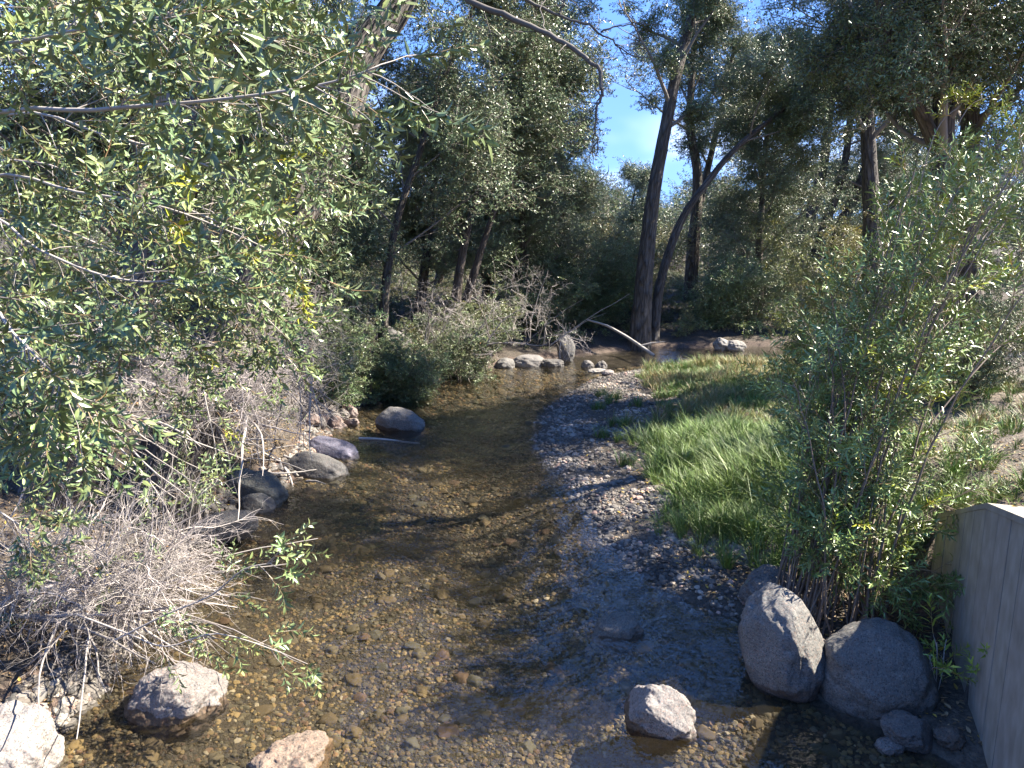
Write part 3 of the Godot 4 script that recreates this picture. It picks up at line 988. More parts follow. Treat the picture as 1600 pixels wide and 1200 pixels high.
	# the tumbled pile of rosy rocks
	for k in 30:
		var f := R(0, 1)
		var p := on(lerpf(470, 545, f) + R(-8, 8), lerpf(690, 660, f) - R(0, 55) * (1.0 - f * 0.7), 0.1)
		p = on(lerpf(468, 552, f), lerpf(682, 664, f) - R(0, 46), 0.05)
		var q := Vector3(p.x, height(p.x, p.z) + R(0.0, 0.16), p.z)
		boulder("rosy rounded rock in the tumbled pile on the left bank", q, Vector3(R(0.12, 0.26), R(0.10, 0.17), R(0.11, 0.2)), Vector3(R(-25, 25), R(0, 180), R(-25, 25)), [[Vector3(R(-1, 1), 1, R(-1, 1)), 0.7]], 50.0 + k, [Color(0.38, 0.27, 0.23), Color(0.30, 0.27, 0.25), Color(0.42, 0.33, 0.30)][k % 3], {"group": "tumbled pile of rosy rocks", "called": "rock"})
	# stones at the bottom left edge
	for q in [[92, 1117, 0.12, Color(0.50, 0.34, 0.30), "flat rosy stone lying in shallow water beside the pale dappled boulder"], [52, 1124, 0.07, Color(0.50, 0.42, 0.38), "cream pebble next to the flat rosy stone"], [38, 1126, 0.06, Color(0.45, 0.40, 0.37), "little grey cobble beside the cream pebble at the bank"], [18, 1098, 0.14, Color(0.47, 0.36, 0.34), "pinkish cobble at the left water edge under dead twigs"], [8, 1120, 0.13, Color(0.45, 0.40, 0.38), "grey cobble half under the dead twigs at the left water edge"]]:
		boulder(q[4], on(q[0], q[1], 0.02), Vector3(q[2], q[2] * 0.6, q[2] * 0.8), Vector3(0, q[0], 0), [], q[0], q[3], {"called": "stone"})

func stone_tint(wet: bool) -> Color:
	var t := rng.randf()
	var b := R(0.45, 1.4)
	if wet:
		return (Color(0.105, 0.070, 0.025) if t < 0.42 else Color(0.055, 0.042, 0.020) if t < 0.75 else Color(0.090, 0.050, 0.022) if t < 0.86 else Color(0.062, 0.052, 0.026) if t < 0.95 else Color(0.15, 0.12, 0.07)) * b * 1.25
	return (Color(0.155, 0.137, 0.117) if t < 0.5 else Color(0.19, 0.158, 0.128) if t < 0.75 else Color(0.095, 0.087, 0.078) if t < 0.93 else Color(0.30, 0.195, 0.15)) * b

func stones() -> void:
	# single cobbles as parts where they show large, the rest as one scatter of each shape
	rng.seed = 5
	var bed := Node3D.new()
	bed.name = "creek_bed"
	add_child(bed)
	tag(bed, "golden brown cobbles covering the creek bed", "creek bed", "", "structure")
	var bar := Node3D.new()
	bar.name = "cobble_bar"
	add_child(bar)
	tag(bar, "bar of grey cobbles along the inner bend", "cobble bar", "", "structure")
	var sets := {"bed": [], "bar": []}
	for k in 135000:
		var x := R(-4.6, 4.4)
		var z := -4.4 - 20.0 * pow(rng.randf(), 2.0)
		var s := shore(x, z)
		if s.x < -0.02:
			if sets.bed.size() > 48000: continue
			var size := 0.022 + 0.055 * pow(rng.randf(), 2.0) if rng.randf() < 0.988 else R(0.08, 0.24)
			size *= lerpf(1.0, 1.6, smoothstep(-8.0, -18.0, z))
			sets.bed.append([Vector3(x, minf(height(x, z) + size * 0.04, -0.01 - size * 0.22), z), size])
		elif s.y >= 17 and z < -6.9 and s.x < 0.4 + 2.9 * smoothstep(-6.0, -12.0, z) * (1.0 + 0.3 * nz.get_noise_2d(x * 9, z * 9)) and height(x, z) < 0.4:
			if rng.randf() < smoothstep(1.2, 3.2, s.x) * 0.75: continue
			if nz.get_noise_2d(x * 13.0 + 80.0, z * 13.0) > 0.12 and rng.randf() < 0.8: continue
			var size := 0.022 + 0.065 * pow(rng.randf(), 1.8) if rng.randf() < 0.95 else R(0.085, 0.15)
			sets.bar.append([Vector3(x, height(x, z) + size * 0.06, z), size])
		elif s.y < 10 and s.x < 0.45:
			if rng.randf() < 0.35: sets.bar.append([Vector3(x, height(x, z) + 0.01, z), R(0.04, 0.16)])
	for key in ["bed", "bar"]:
		var list: Array = sets[key]
		var root: Node3D = bed if key == "bed" else bar
		var m: Material = M.wet if key == "bed" else M.stone
		var shows := func(q) -> float: return q[1] / q[0].distance_to(EYE) if absf(q[0].x / q[0].z) < 0.66 and q[0].z < -5.0 else 0.0
		list.sort_custom(func(a, b): return shows.call(a) > shows.call(b))
		var where := []
		var tint := []
		for k in 7:
			where.append([])
			tint.append([])
		for n in list.size():
			var t := Transform3D(Basis.from_euler(Vector3(R(-0.3, 0.3), R(0, TAU), R(-0.3, 0.3))) * list[n][1], list[n][0])
			var k := rng.randi() % 7
			if n < 300:
				put(M.stones[k], stone_mat(key, n % 8), "cobble", root, t)
				continue
			where[k].append(t)
			tint[k].append(stone_tint(key == "bed") * (1.0 + 0.9 * nz.get_noise_2d(list[n][0].x * 16.0, list[n][0].z * 16.0)))
		for k in 7:
			scatter(M.stones[k], m, "gravel", root, where[k], tint[k])

func stone_mat(key: String, n: int) -> StandardMaterial3D:
	var id := "%s_stone_%d" % [key, n]
	if not M.has(id):
		var m: StandardMaterial3D = (M.wet if key == "bed" else M.stone).duplicate()
		m.albedo_color = stone_tint(key == "bed").linear_to_srgb()
		M[id] = m
	return M[id]

# ---------------------------------------------------------------- trees
func px_line(list: Array) -> Array:
	var out := []
	for q in list: out.append(at(q[0], q[1], q[2]))
	return out

func trees() -> void:
	# left bank, leaning out over the creek
	var a := px_line([[88, 790, 9.2], [120, 690, 9.3], [165, 590, 9.5], [230, 430, 9.9], [300, 220, 10.2], [350, 60, 10.5], [400, -160, 10.9], [430, -420, 11.3]])
	tree("cottonwood_tree", "thick-barked old cottonwood trunk leaning behind the sunlit willow branches", "cottonwoods of the left bank", [{"pts": a, "r": 0.36, "r1": 0.16, "limbs": 9, "low": 0.5, "reach": 3.6}], {"seed": 101, "sides": 30, "rough": 0.09, "bark": Color(0.22, 0.185, 0.16), "clumps": 8})
	var b := px_line([[250, 800, 9.6], [285, 690, 9.8], [335, 580, 10.1], [420, 400, 10.6], [520, 220, 11.1], [560, 100, 11.5], [625, 0, 11.9], [690, -160, 12.3], [730, -360, 12.8], [760, -560, 13.2]])
	var t := tree("cottonwood_tree", "dark cottonwood sweeping out over the creek with a bare drooping limb", "cottonwoods of the left bank", [{"pts": b, "r": 0.40, "r1": 0.14, "limbs": 6, "low": 0.8, "reach": 2.4}], {"seed": 102, "sides": 26, "rough": 0.09, "bark": Color(0.15, 0.13, 0.115), "clumps": 8})
	for q in [[[[660, -90, 12.1], [735, 0, 11.6], [800, 28, 11.2], [870, 62, 10.9], [925, 97, 10.6], [942, 135, 10.5], [936, 165, 10.5], [930, 200, 10.5], [934, 240, 10.5]], 0.065], [[[700, -170, 12.4], [760, -70, 12.2], [822, 0, 12.0], [880, 26, 12.0], [930, 44, 12.0], [962, 70, 12.1], [1000, 92, 12.2]], 0.045], [[[874, 22, 12.0], [884, 0, 12.0], [900, -30, 12.0]], 0.025], [[[940, 50, 12.0], [975, 40, 12.2], [1010, 36, 12.4]], 0.02], [[[870, 62, 10.9], [850, 40, 11.1], [846, 5, 11.4]], 0.02]]:
		var pts := px_line(q[0])
		for k in pts.size(): pts[k] -= t.position
		var g := Geo.new()
		pts = curve(pts, 5)
		for k in range(1, pts.size()): pts[k] += Vector3(R(-1, 1), R(-1, 1), R(-1, 1)) * 0.028
		tube(g, pts, q[1] * 0.8, 0.006, 8, Color(0.10, 0.088, 0.078), 0.22)
		for k in pts.size() / 3:
			var f := R(0.15, 0.98)
			var d := heading(pts, f) + facing(heading(pts, f), R(0, TAU)).x * R(0.5, 1.2)
			var tw := shoot(along(pts, f), d, R(0.15, 0.6), 5, 0.25, -0.03)
			tube(g, tw, 0.010, 0.003, 4, Color(0.10, 0.088, 0.078))
			tube(g, shoot(along(tw, 0.6), heading(tw, 0.6) + Vector3(R(-1, 1), R(-1, 1), R(-1, 1)), R(0.08, 0.25), 4, 0.2, 0.0), 0.005, 0.002, 3, Color(0.10, 0.088, 0.078))
		put(g.mesh(), M.limb, "limb", t.get_node("trunk"))
	# slim trunk in the left middle
	tree("cottonwood_tree", "slim dark-stemmed tree rising from the left bank above the mid-creek boulder", "trees of the left bank", [{"pts": px_line([[598, 560, 20], [602, 450, 20], [622, 340, 20.3], [660, 225, 20.8], [690, 130, 21.2], [725, 50, 21.6], [760, -60, 22], [780, -200, 22.4]]), "r": 0.11, "r1": 0.04, "limbs": 16, "low": 0.2, "reach": 3.2}], {"seed": 103, "kind": 1, "clumps": 8, "fall": -0.12})
	# twin stems
	tree("cottonwood_tree", "pair of thin stems leaning right above the grey brush of the left bank", "trees of the left bank", [
		{"pts": px_line([[712, 470, 22], [722, 400, 22], [742, 320, 22.2], [778, 245, 22.5], [808, 185, 22.8], [826, 120, 23], [836, 20, 23.3], [845, -120, 23.6]]), "r": 0.11, "r1": 0.04, "limbs": 14, "low": 0.3, "reach": 2.8},
		{"pts": px_line([[728, 470, 22.3], [752, 390, 22.3], [782, 300, 22.5], [800, 240, 22.8], [838, 175, 23.3], [880, 110, 23.8]]), "r": 0.10, "r1": 0.03, "limbs": 10, "low": 0.35, "reach": 2.5}], {"seed": 104, "kind": 1, "clumps": 7, "bark": Color(0.17, 0.14, 0.12), "fall": -0.1})
	# the dark tree at the bend and its leaning neighbour
	tree("cottonwood_tree", "tall dark-trunked cottonwood rooted at the far bend beside the fallen log", "cottonwoods of the far bank", [{"pts": px_line([[998, 552, 27.6], [1003, 480, 27.7], [1010, 400, 27.8], [1020, 310, 28], [1036, 220, 28.2], [1058, 110, 28.5], [1082, 20, 28.8], [1105, -110, 29.2], [1115, -260, 29.6]]), "r": 0.32, "r1": 0.12, "limbs": 13, "low": 0.52, "reach": 4.4}], {"seed": 105, "sides": 18, "clumps": 9, "bark": Color(0.17, 0.15, 0.13), "branches": 10})
	tree("cottonwood_tree", "slanting cottonwood stem leaning away from the tall dark trunk at the bend", "cottonwoods of the far bank", [{"pts": px_line([[1020, 545, 28.4], [1030, 450, 28.6], [1062, 350, 28.8], [1105, 285, 29], [1150, 232, 29.2], [1205, 186, 29.5], [1265, 142, 29.8], [1335, 105, 30.2], [1400, 60, 30.6]]), "r": 0.16, "r1": 0.05, "limbs": 12, "low": 0.5, "reach": 3.4}], {"seed": 106, "clumps": 9, "bark": Color(0.17, 0.15, 0.13)})
	tree("cottonwood_tree", "forked tree behind the tall dark trunk at the bend", "cottonwoods of the far bank", [
		{"pts": px_line([[1075, 520, 36], [1082, 400, 36], [1090, 280, 36], [1078, 190, 36], [1085, 60, 36], [1090, -60, 36]]), "r": 0.3, "r1": 0.1, "limbs": 10, "low": 0.5, "reach": 4.2},
		{"pts": px_line([[1080, 380, 36], [1100, 290, 36.5], [1125, 180, 37], [1150, 60, 37.5]]), "r": 0.2, "r1": 0.07, "limbs": 8, "low": 0.3, "reach": 3.6}], {"seed": 107, "clumps": 8, "kind": 1})
	# leaning cluster on the right, far back
	for q in [[1262, 1285, 0.22, 111, "dark leaning trunk, streamside member of the distant trunk cluster"], [1290, 1318, 0.16, 112, "thin leaning trunk in the middle of the distant trunk cluster"], [1316, 1352, 0.2, 113, "leaning trunk at the bank side of the distant trunk cluster"]]:
		tree("cottonwood_tree", q[4], "distant leaning trunks on the right", [{"pts": px_line([[q[0] - 22, 420, 40], [q[0], 350, 40], [q[1], 265, 40.3], [q[1] + 10, 190, 40.6], [q[1] + 25, 60, 41], [q[1] + 40, -80, 41.5]]), "r": q[2] * 1.5, "r1": 0.12, "limbs": 10, "low": 0.5, "reach": 4.0}], {"seed": q[3], "clumps": 8, "bark": Color(0.17, 0.15, 0.13)})
	# behind the right willow
	tree("cottonwood_tree", "big upright cottonwood rising behind the right-hand willow", "cottonwoods of the right bank", [{"pts": px_line([[1466, 520, 17], [1470, 380, 17], [1472, 260, 17], [1476, 120, 17.2], [1480, -20, 17.4], [1490, -260, 17.8]]), "r": 0.30, "r1": 0.14, "limbs": 18, "low": 0.35, "reach": 4.2},
		{"pts": px_line([[1464, 230, 17], [1440, 180, 16.6], [1412, 130, 16.3], [1390, 65, 16], [1372, 0, 15.8], [1350, -80, 15.6]]), "r": 0.13, "r1": 0.05, "limbs": 6, "low": 0.3, "reach": 2.4}], {"seed": 114, "sides": 18, "clumps": 6, "bark": Color(0.20, 0.17, 0.145)})
	tree("cottonwood_tree", "second upright trunk just behind the big upright cottonwood", "cottonwoods of the right bank", [{"pts": px_line([[1512, 520, 18.5], [1512, 330, 18.5], [1516, 180, 18.5], [1520, 0, 18.5], [1530, -260, 19]]), "r": 0.28, "r1": 0.12, "limbs": 18, "low": 0.35, "reach": 4.5}], {"seed": 115, "clumps": 6, "bark": Color(0.20, 0.17, 0.145)})
	tree("cottonwood_tree", "upright dark cottonwood with an arching limb between trunk cluster and willow", "cottonwoods of the right bank", [{"pts": px_line([[1366, 470, 30], [1362, 340, 30], [1356, 210, 30], [1350, 90, 30], [1340, -60, 30.4], [1335, -200, 31]]), "r": 0.34, "r1": 0.13, "limbs": 14, "low": 0.35, "reach": 4.6},
		{"pts": px_line([[1355, 175, 30], [1325, 158, 29.6], [1290, 162, 29.2], [1250, 198, 28.9]]), "r": 0.09, "r1": 0.03, "limbs": 3, "low": 0.5, "reach": 1.8}], {"seed": 116, "clumps": 7, "bark": Color(0.17, 0.15, 0.13)})
	for q in [[Vector2(10.0, -12.6), 201, "cottonwood on the right bank whose crown shades the cobble bar"]]:
		var foot := ground_at(q[0].x, q[0].y, -0.1)
		tree("cottonwood_tree", q[2], "cottonwoods of the right bank", [{"pts": shoot(foot, Vector3(-0.06, 1, 0), 12.5 if q[1] == 201 else 9.8, 6, 0.03, 0.0), "r": 0.28, "r1": 0.08, "limbs": 13, "low": 0.5 if q[1] == 201 else 0.62, "reach": 4.2 if q[1] == 201 else 2.6}], {"seed": q[1], "clumps": 6, "bare": 0.6 if q[1] == 201 else 0.8, "sides": 10})
	# the belt of trees further back
	var spots := [[-17.0, -20.0, 12.0, 0], [-12.5, -26.0, 13.0, 1], [-9.0, -17.5, 11.0, 0], [-7.5, -32.0, 12.0, 0], [-14.0, -38.0, 15.0, 1], [-4.0, -40.0, 9.0, 1], [2.5, -44.0, 6.5, 1], [7.5, -52.0, 6.5, 1], [14.0, -46.0, 13.0, 0], [20.0, -40.0, 13.0, 1], [27.0, -50.0, 13.0, 1], [-11.5, -11.0, 11.0, 0], [-6.8, -24.5, 8.0, 1], [-3.6, -27.5, 8.5, 1], [-9.5, -29.0, 10.0, 1], [-1.2, -31.0, 7.0, 1], [-5.6, -19.5, 6.5, 1], [11.0, -33.0, 9.0, 1], [2.4, -33.5, 11.5, 1], [-7.6, -14.6, 13.0, 0], [0.6, -29.5, 9.5, 1]]
	var names := ["broad dark cottonwood deep in the shade behind the sunlit willow", "pale cottonwood between the old leaning trunk and the slim tree", "dark cottonwood close behind the veil of hanging dead twigs", "dark cottonwood behind the pair of thin leaning stems", "tall pale cottonwood far back on the left slope", "low pale tree behind the leafy bank left of the sky gap", "small pale tree at the foot of the open sky gap", "little far tree under the sky gap, right beside the tall dark trunk", "tall leafy tree far behind the slanting stem", "pale tree far behind the distant trunk cluster", "tall far pale tree behind the big upright cottonwood", "dark leafy tree over the old thick-barked trunk",
		"young pale tree beside the slim dark-stemmed tree", "young pale tree right behind the bleached dead brush", "mid-sized pale tree above the outcrop of grey rocks", "young pale tree above the upright pillar-like rock", "small pale tree above the pile of rosy rocks", "pale young tree behind the yellow-green willow shrub", "slender pale tree crowding the sky gap beside the overhanging limb", "tall cottonwood close behind the dark sweeping one", "slender tree close behind the pair of thin leaning stems"]
	for k in spots.size():
		var s = spots[k]
		rng.seed = 300 + k
		var base := ground_at(s[0], s[1], -0.1)
		var lean := Vector3(R(-0.15, 0.15), 1, R(-0.1, 0.1)).normalized()
		var pts := shoot(base, lean, s[2], 6, 0.05, 0.02)
		tree("cottonwood_tree", names[k], "wood of background trees", [{"pts": pts, "r": s[2] * 0.022, "r1": 0.06, "limbs": 18, "low": 0.15, "reach": s[2] * 0.36}], {"seed": 320 + k, "kind": s[3], "clumps": 8, "branches": 9, "sides": 8})

# ---------------------------------------------------------------- bank plants
func bank_plants() -> void:
	var list := [
		["leafy grey-green shrub overhanging the far end of the left bank", Vector3(-1.2, 0, -24.6), 2.1, 1.3, 2, Color(1.15, 1.1, 1.0)],
		["sunlit shrub of small leaves beside the grey brush on the left bank", on(720, 570, 0.4), 2.4, 1.5, 2, Color(1, 1, 1)],
		["low shrub on the bank behind the mid-creek boulder", on(640, 590, 0.5), 1.7, 1.3, 2, Color(0.96, 1.03, 0.95)],
		["leafy shrub at the foot of the slim dark-stemmed tree", on(570, 590, 0.6), 2.2, 1.4, 2, Color(0.96, 1.03, 0.95)],
		["leafy shrub above the pile of rosy rocks", on(510, 600, 0.7), 1.8, 1.2, 2, Color(0.96, 1.03, 0.95)],
		["shrub below the outcrop of grey rocks", at(470, 520, 19.0), 2.2, 1.3, 2, Color(0.96, 1.03, 0.95)],
		["tall shrub behind the upright pillar-like rock", Vector3(1.4, 0, -28.0), 3.2, 1.7, 2, Color(0.96, 1.03, 0.95)],
		["dark leafy shrub left of the tall dark trunk at the bend", Vector3(3.3, 0, -30.2), 3.4, 1.7, 0, Color(0.96, 1.03, 0.95)],
		["dark hanging shrub right of the tall dark trunk at the bend", Vector3(8.0, 0, -30.4), 3.3, 1.6, 0, Color(0.96, 1.03, 0.95)],
		["green shrub over the white rocks of the far right bank", Vector3(10.0, 0, -30.6), 3.4, 1.9, 2, Color(1, 1.05, 0.9)],
		["yellow-green willow shrub on the far bank above dark water", Vector3(13.2, 0, -31.0), 4.6, 2.0, 3, Color(0.95, 1, 1)],
		["yellowing willow shrub at the bend behind the right-hand willow", Vector3(15.8, 0, -31.5), 5.0, 2.0, 3, Color(1.1, 1, 1)],
		["dull green shrub further right along the far bank", Vector3(18.5, 0, -32.5), 4.0, 2.2, 2, Color(1, 1, 1)],
		["tall pale shrub filling the gap left of the dark trunk", at(905, 470, 31.0), 4.6, 2.3, 1, Color(1.1, 1.1, 1.0)],
		["autumn-tinted shrub under the patch of open sky", at(965, 470, 34.0), 4.2, 2.2, 1, Color(1.35, 1.05, 0.7)],
		["rounded green shrub on the dirt behind the concrete wall", Vector3(9.5, 0, -15.5), 2.6, 1.6, 2, Color(1, 1, 0.95)],
		["pale willow shrub under the big upright cottonwood", Vector3(8.2, 0, -18.5), 3.0, 1.7, 3, Color(0.8, 0.95, 1)],
		["thick shrub hiding the creek where it leaves the bend", Vector3(13.5, 0, -23.0), 3.4, 2.2, 2, Color(1, 1, 0.9)],
		["dry olive shrub beyond the trodden dirt", Vector3(13.5, 0, -17.5), 2.4, 1.8, 2, Color(1.2, 1.05, 0.8)],
		["dense green thicket behind the leaning stems", at(1170, 480, 37.0), 6.0, 2.6, 1, Color(0.95, 1, 0.9)],
	]
	for k in list.size():
		var s = list[k]
		var base: Vector3 = s[1]
		base.y = height(base.x, base.z)
		shrub("bank_shrub", s[0], "shrubs along the creek banks", base, {"seed": 400 + k, "tall": s[2], "wide": s[3], "kind": s[4], "tint": s[5], "stems": 13, "clumps": 24, "gold": 0.05 if s[4] == 3 else 0.01, "splay": 0.5, "low": 0.08})
	# low growth over the wooded ground, and the far wood that closes the valley
	rng.seed = 450
	var where := []
	var tint := []
	for k in 9500:
		var x := R(-22.0, 22.0)
		var z := -13.0 - 40.0 * pow(rng.randf(), 1.2)
		var s := shore(x, z)
		if s.y >= 17 or s.x < 0.7: continue
		if x > -9.0 and x < -3.0 and z > -22.0 and rng.randf() < 0.5: continue
		var lush := 0.5 + 0.5 * nz.get_noise_2d(x * 7.0, z * 7.0)
		where.append(Transform3D(Basis(Vector3.UP, R(0, TAU)).rotated(Vector3(R(-1, 1), 0, R(-1, 1)).normalized(), R(0, 0.7)) * R(0.8, 1.5), Vector3(x, height(x, z) + R(0.0, 1.0) * R(0.1, 1.6) * lush, z)))
		var b := R(0.6, 1.2)
		tint.append(Color(b * R(0.9, 1.25), b, b * R(0.7, 0.9)))
	tag(scatter(M.clumps[2], M.leaf, "undergrowth", self, where, tint), "low leafy undergrowth carpeting the wooded banks", "undergrowth")
	where = []
	tint = []
	for k in 5000:
		var a := R(-0.75, 0.75)
		var r := R(56.0, 95.0)
		var x := sin(a) * r
		var z := -cos(a) * r
		var top := (5.5 + 5.0 * nz.get_noise_1d(a * 160.0) + 4.0 * smoothstep(0.15, 0.5, absf(a - 0.12))) * r / 70.0
		where.append(Transform3D(Basis(Vector3(R(-1, 1), R(-1, 1), R(-1, 1)).normalized(), R(0, 1)) * R(1.8, 3.2), Vector3(x, height(x, z) + top * pow(rng.randf(), 0.7), z)))
		var b := R(0.6, 1.15)
		tint.append(Color(b * R(0.9, 1.2), b, b * R(0.75, 1.0)))
	tag(scatter(M.clumps[1], M.leaf, "far_wood", self, where, tint), "far-off wood closing the valley beyond the bend", "wood")
	# dead brush
	dead_brush("dense grey tangle of dead twigs above the long squared slab", at(330, 640, 9.6), Vector3(0.5, -0.2, 0.4), {"seed": 501, "count": 120, "size": Vector3(0.9, 0.7, 0.7), "stems": 26})
	dead_brush("pale dead twigs sprawling over the left water edge by the pinkish boulder", at(150, 930, 6.6), Vector3(0.7, -0.1, 0.2), {"seed": 502, "count": 130, "size": Vector3(0.75, 0.5, 0.6), "stems": 30, "scale": 0.85})
	dead_brush("hanging veil of fine dead twigs in front of the sweeping cottonwood", at(440, 560, 11.5), Vector3(0.2, -0.9, 0.2), {"seed": 503, "count": 90, "size": Vector3(0.6, 1.1, 0.5), "stems": 16})
	dead_brush("bleached dead brush between the thin leaning stems and water", at(765, 535, 20.5), Vector3(0.3, 0.3, 0.4), {"seed": 504, "count": 40, "size": Vector3(2.3, 1.6, 1.0), "stems": 26, "scale": 1.2, "stem_len": 1.5})
	dead_brush("grey twigs hiding the bare bank above the whale-backed boulder", at(415, 660, 12.6), Vector3(0.4, 0.2, 0.5), {"seed": 506, "count": 46, "size": Vector3(0.8, 0.7, 0.8), "stems": 14})
	dead_brush("grey dead branches crossing in front of the old thick-barked trunk", at(120, 650, 7.8), Vector3(0.6, -0.3, 0.3), {"seed": 505, "count": 26, "size": Vector3(0.7, 0.9, 0.5), "stems": 16})

func left_willow() -> void:
	rng.seed = 601
	var root := thing("willow_tree", Vector3(-6.5, 1.0, -5.0), "big sunlit willow with broad pale leaves reaching in over the left bank", "tree")
	var where := []
	var tint := []
	var boughs := [
		[[-300, 420, 5.0], [-60, 200, 4.2], [150, 172, 3.9], [300, 160, 3.8], [420, 146, 3.7], [520, 128, 3.7], [592, 104, 3.7]],
		[[-300, 420, 5.0], [-80, 120, 4.4], [60, 60, 4.0], [180, 40, 3.9], [260, 30, 3.8]],
		[[-300, 420, 5.2], [-40, 280, 4.8], [120, 300, 4.6], [240, 320, 4.5], [330, 350, 4.5], [420, 390, 4.5]],
		[[-300, 420, 5.2], [-60, 330, 4.4], [60, 390, 4.2], [160, 430, 4.2], [250, 440, 4.2], [340, 420, 4.2]],
		[[-300, 420, 5.2], [-80, 420, 3.8], [20, 520, 3.5], [70, 570, 3.4], [120, 620, 3.4]],
		[[-300, 420, 5.2], [-120, 560, 4.4], [-20, 640, 4.2], [40, 670, 4.2]],
		[[-300, 300, 5.8], [0, 180, 5.4], [160, 210, 5.2], [300, 250, 5.2], [400, 300, 5.2], [450, 370, 5.2]],
		[[-300, 300, 5.8], [-20, 20, 5.4], [180, 0, 5.2], [320, 40, 5.2], [420, 60, 5.2]],
		[[-300, 300, 6.2], [0, 330, 6.0], [150, 380, 6.0], [280, 440, 6.0], [380, 470, 6.0], [440, 520, 6.0]],
		[[-300, 300, 6.2], [0, 450, 6.0], [120, 480, 6.0], [240, 500, 6.0], [330, 540, 6.0]],
		[[-300, 200, 6.6], [0, 80, 6.4], [150, 110, 6.4], [300, 120, 6.4], [430, 200, 6.4], [480, 290, 6.6]],
		[[-300, 100, 7.2], [40, 40, 7.0], [200, 60, 7.0], [350, 150, 7.0], [440, 230, 7.0]],
		[[-300, 300, 7.2], [20, 250, 7.0], [180, 300, 7.0], [330, 330, 7.0], [450, 440, 7.0]],
		[[-300, 500, 7.0], [0, 540, 6.8], [150, 560, 6.8], [280, 560, 6.8]],
		[[-300, 200, 6.6], [0, -40, 6.4], [200, -60, 6.4], [380, -20, 6.4], [500, 20, 6.4]],
	]
	for k in boughs.size():
		var pts := curve(px_line(boughs[k]), 4)
		for j in pts.size(): pts[j] -= root.position
		var deep: bool = boughs[k][1][2] > 5.0
		leafy_bough(root, pts, 0.011 if k > 0 else 0.014, {"shoots": 34 if deep else 28, "reach": 0.58 if deep else 0.44, "sprigs": 4 if deep else 3, "low": 0.12, "gold": 0.012}, where, tint, [])
	dress(root, where, tint, "willow", 22, 13)
	# trunk outside the frame that carries the boughs
	var g := Geo.new()
	tube(g, curve([Vector3(0.2, -0.8, -0.3), Vector3(0.5, 0.8, 0.1), Vector3(0.9, 2.2, 0.2), Vector3(0.7, 4.0, 0.2)], 5), 0.2, 0.1, 14, Color(0.2, 0.17, 0.15), 0.08)
	put(g.mesh(), M.bark, "trunk", root)

	# a lower spray of leaves over the water, and the yellow one
	for q in [
		["willow_shoot", "green leafy willow spray drooping over the pinkish boulder", [[180, 1000, 5.6], [260, 960, 5.6], [330, 930, 5.6], [380, 890, 5.6], [425, 880, 5.6]], 10, 0.0],
		["willow_shoot", "leafy willow spray trailing at the water beside the dead twigs", [[120, 960, 5.7], [200, 990, 5.6], [260, 1010, 5.5], [340, 990, 5.5], [440, 1020, 5.5]], 10, 0.0],
		["willow_shoot", "yellow-leaved willow spray hanging among the green willow branches", [[300, 330, 5.6], [380, 360, 5.7], [420, 350, 5.7], [460, 380, 5.7], [485, 430, 5.7]], 8, 0.8],
		["willow_shoot", "light green vertical spray above the sloping mossy boulder", [[310, 560, 8.2], [320, 620, 8.2], [335, 690, 8.1], [340, 750, 8.1]], 12, 0.02],
		["willow_shoot", "green leaves over the rusty brown rock behind the slab", [[120, 800, 7.6], [190, 770, 7.6], [250, 770, 7.6], [300, 760, 7.6]], 14, 0.02],
		["willow_shoot", "low willow leaves crowding the left edge under the old trunk", [[-60, 760, 5.2], [0, 800, 5.2], [50, 830, 5.2], [90, 830, 5.2]], 10, 0.02],
	]:
		var o := thing(q[0], at(q[2][0][0], q[2][0][1], q[2][0][2]), q[1], "willow")
		var w2 := []
		var t2 := []
		var pts := curve(px_line(q[2]), 4)
		for j in pts.size(): pts[j] -= o.position
		leafy_bough(o, pts, 0.009, {"shoots": q[3], "reach": 0.3, "sprigs": 2, "low": 0.2, "gold": q[4]}, w2, t2, [])
		scatter(M.willow, M.near_leaf, "foliage", o, w2, t2)

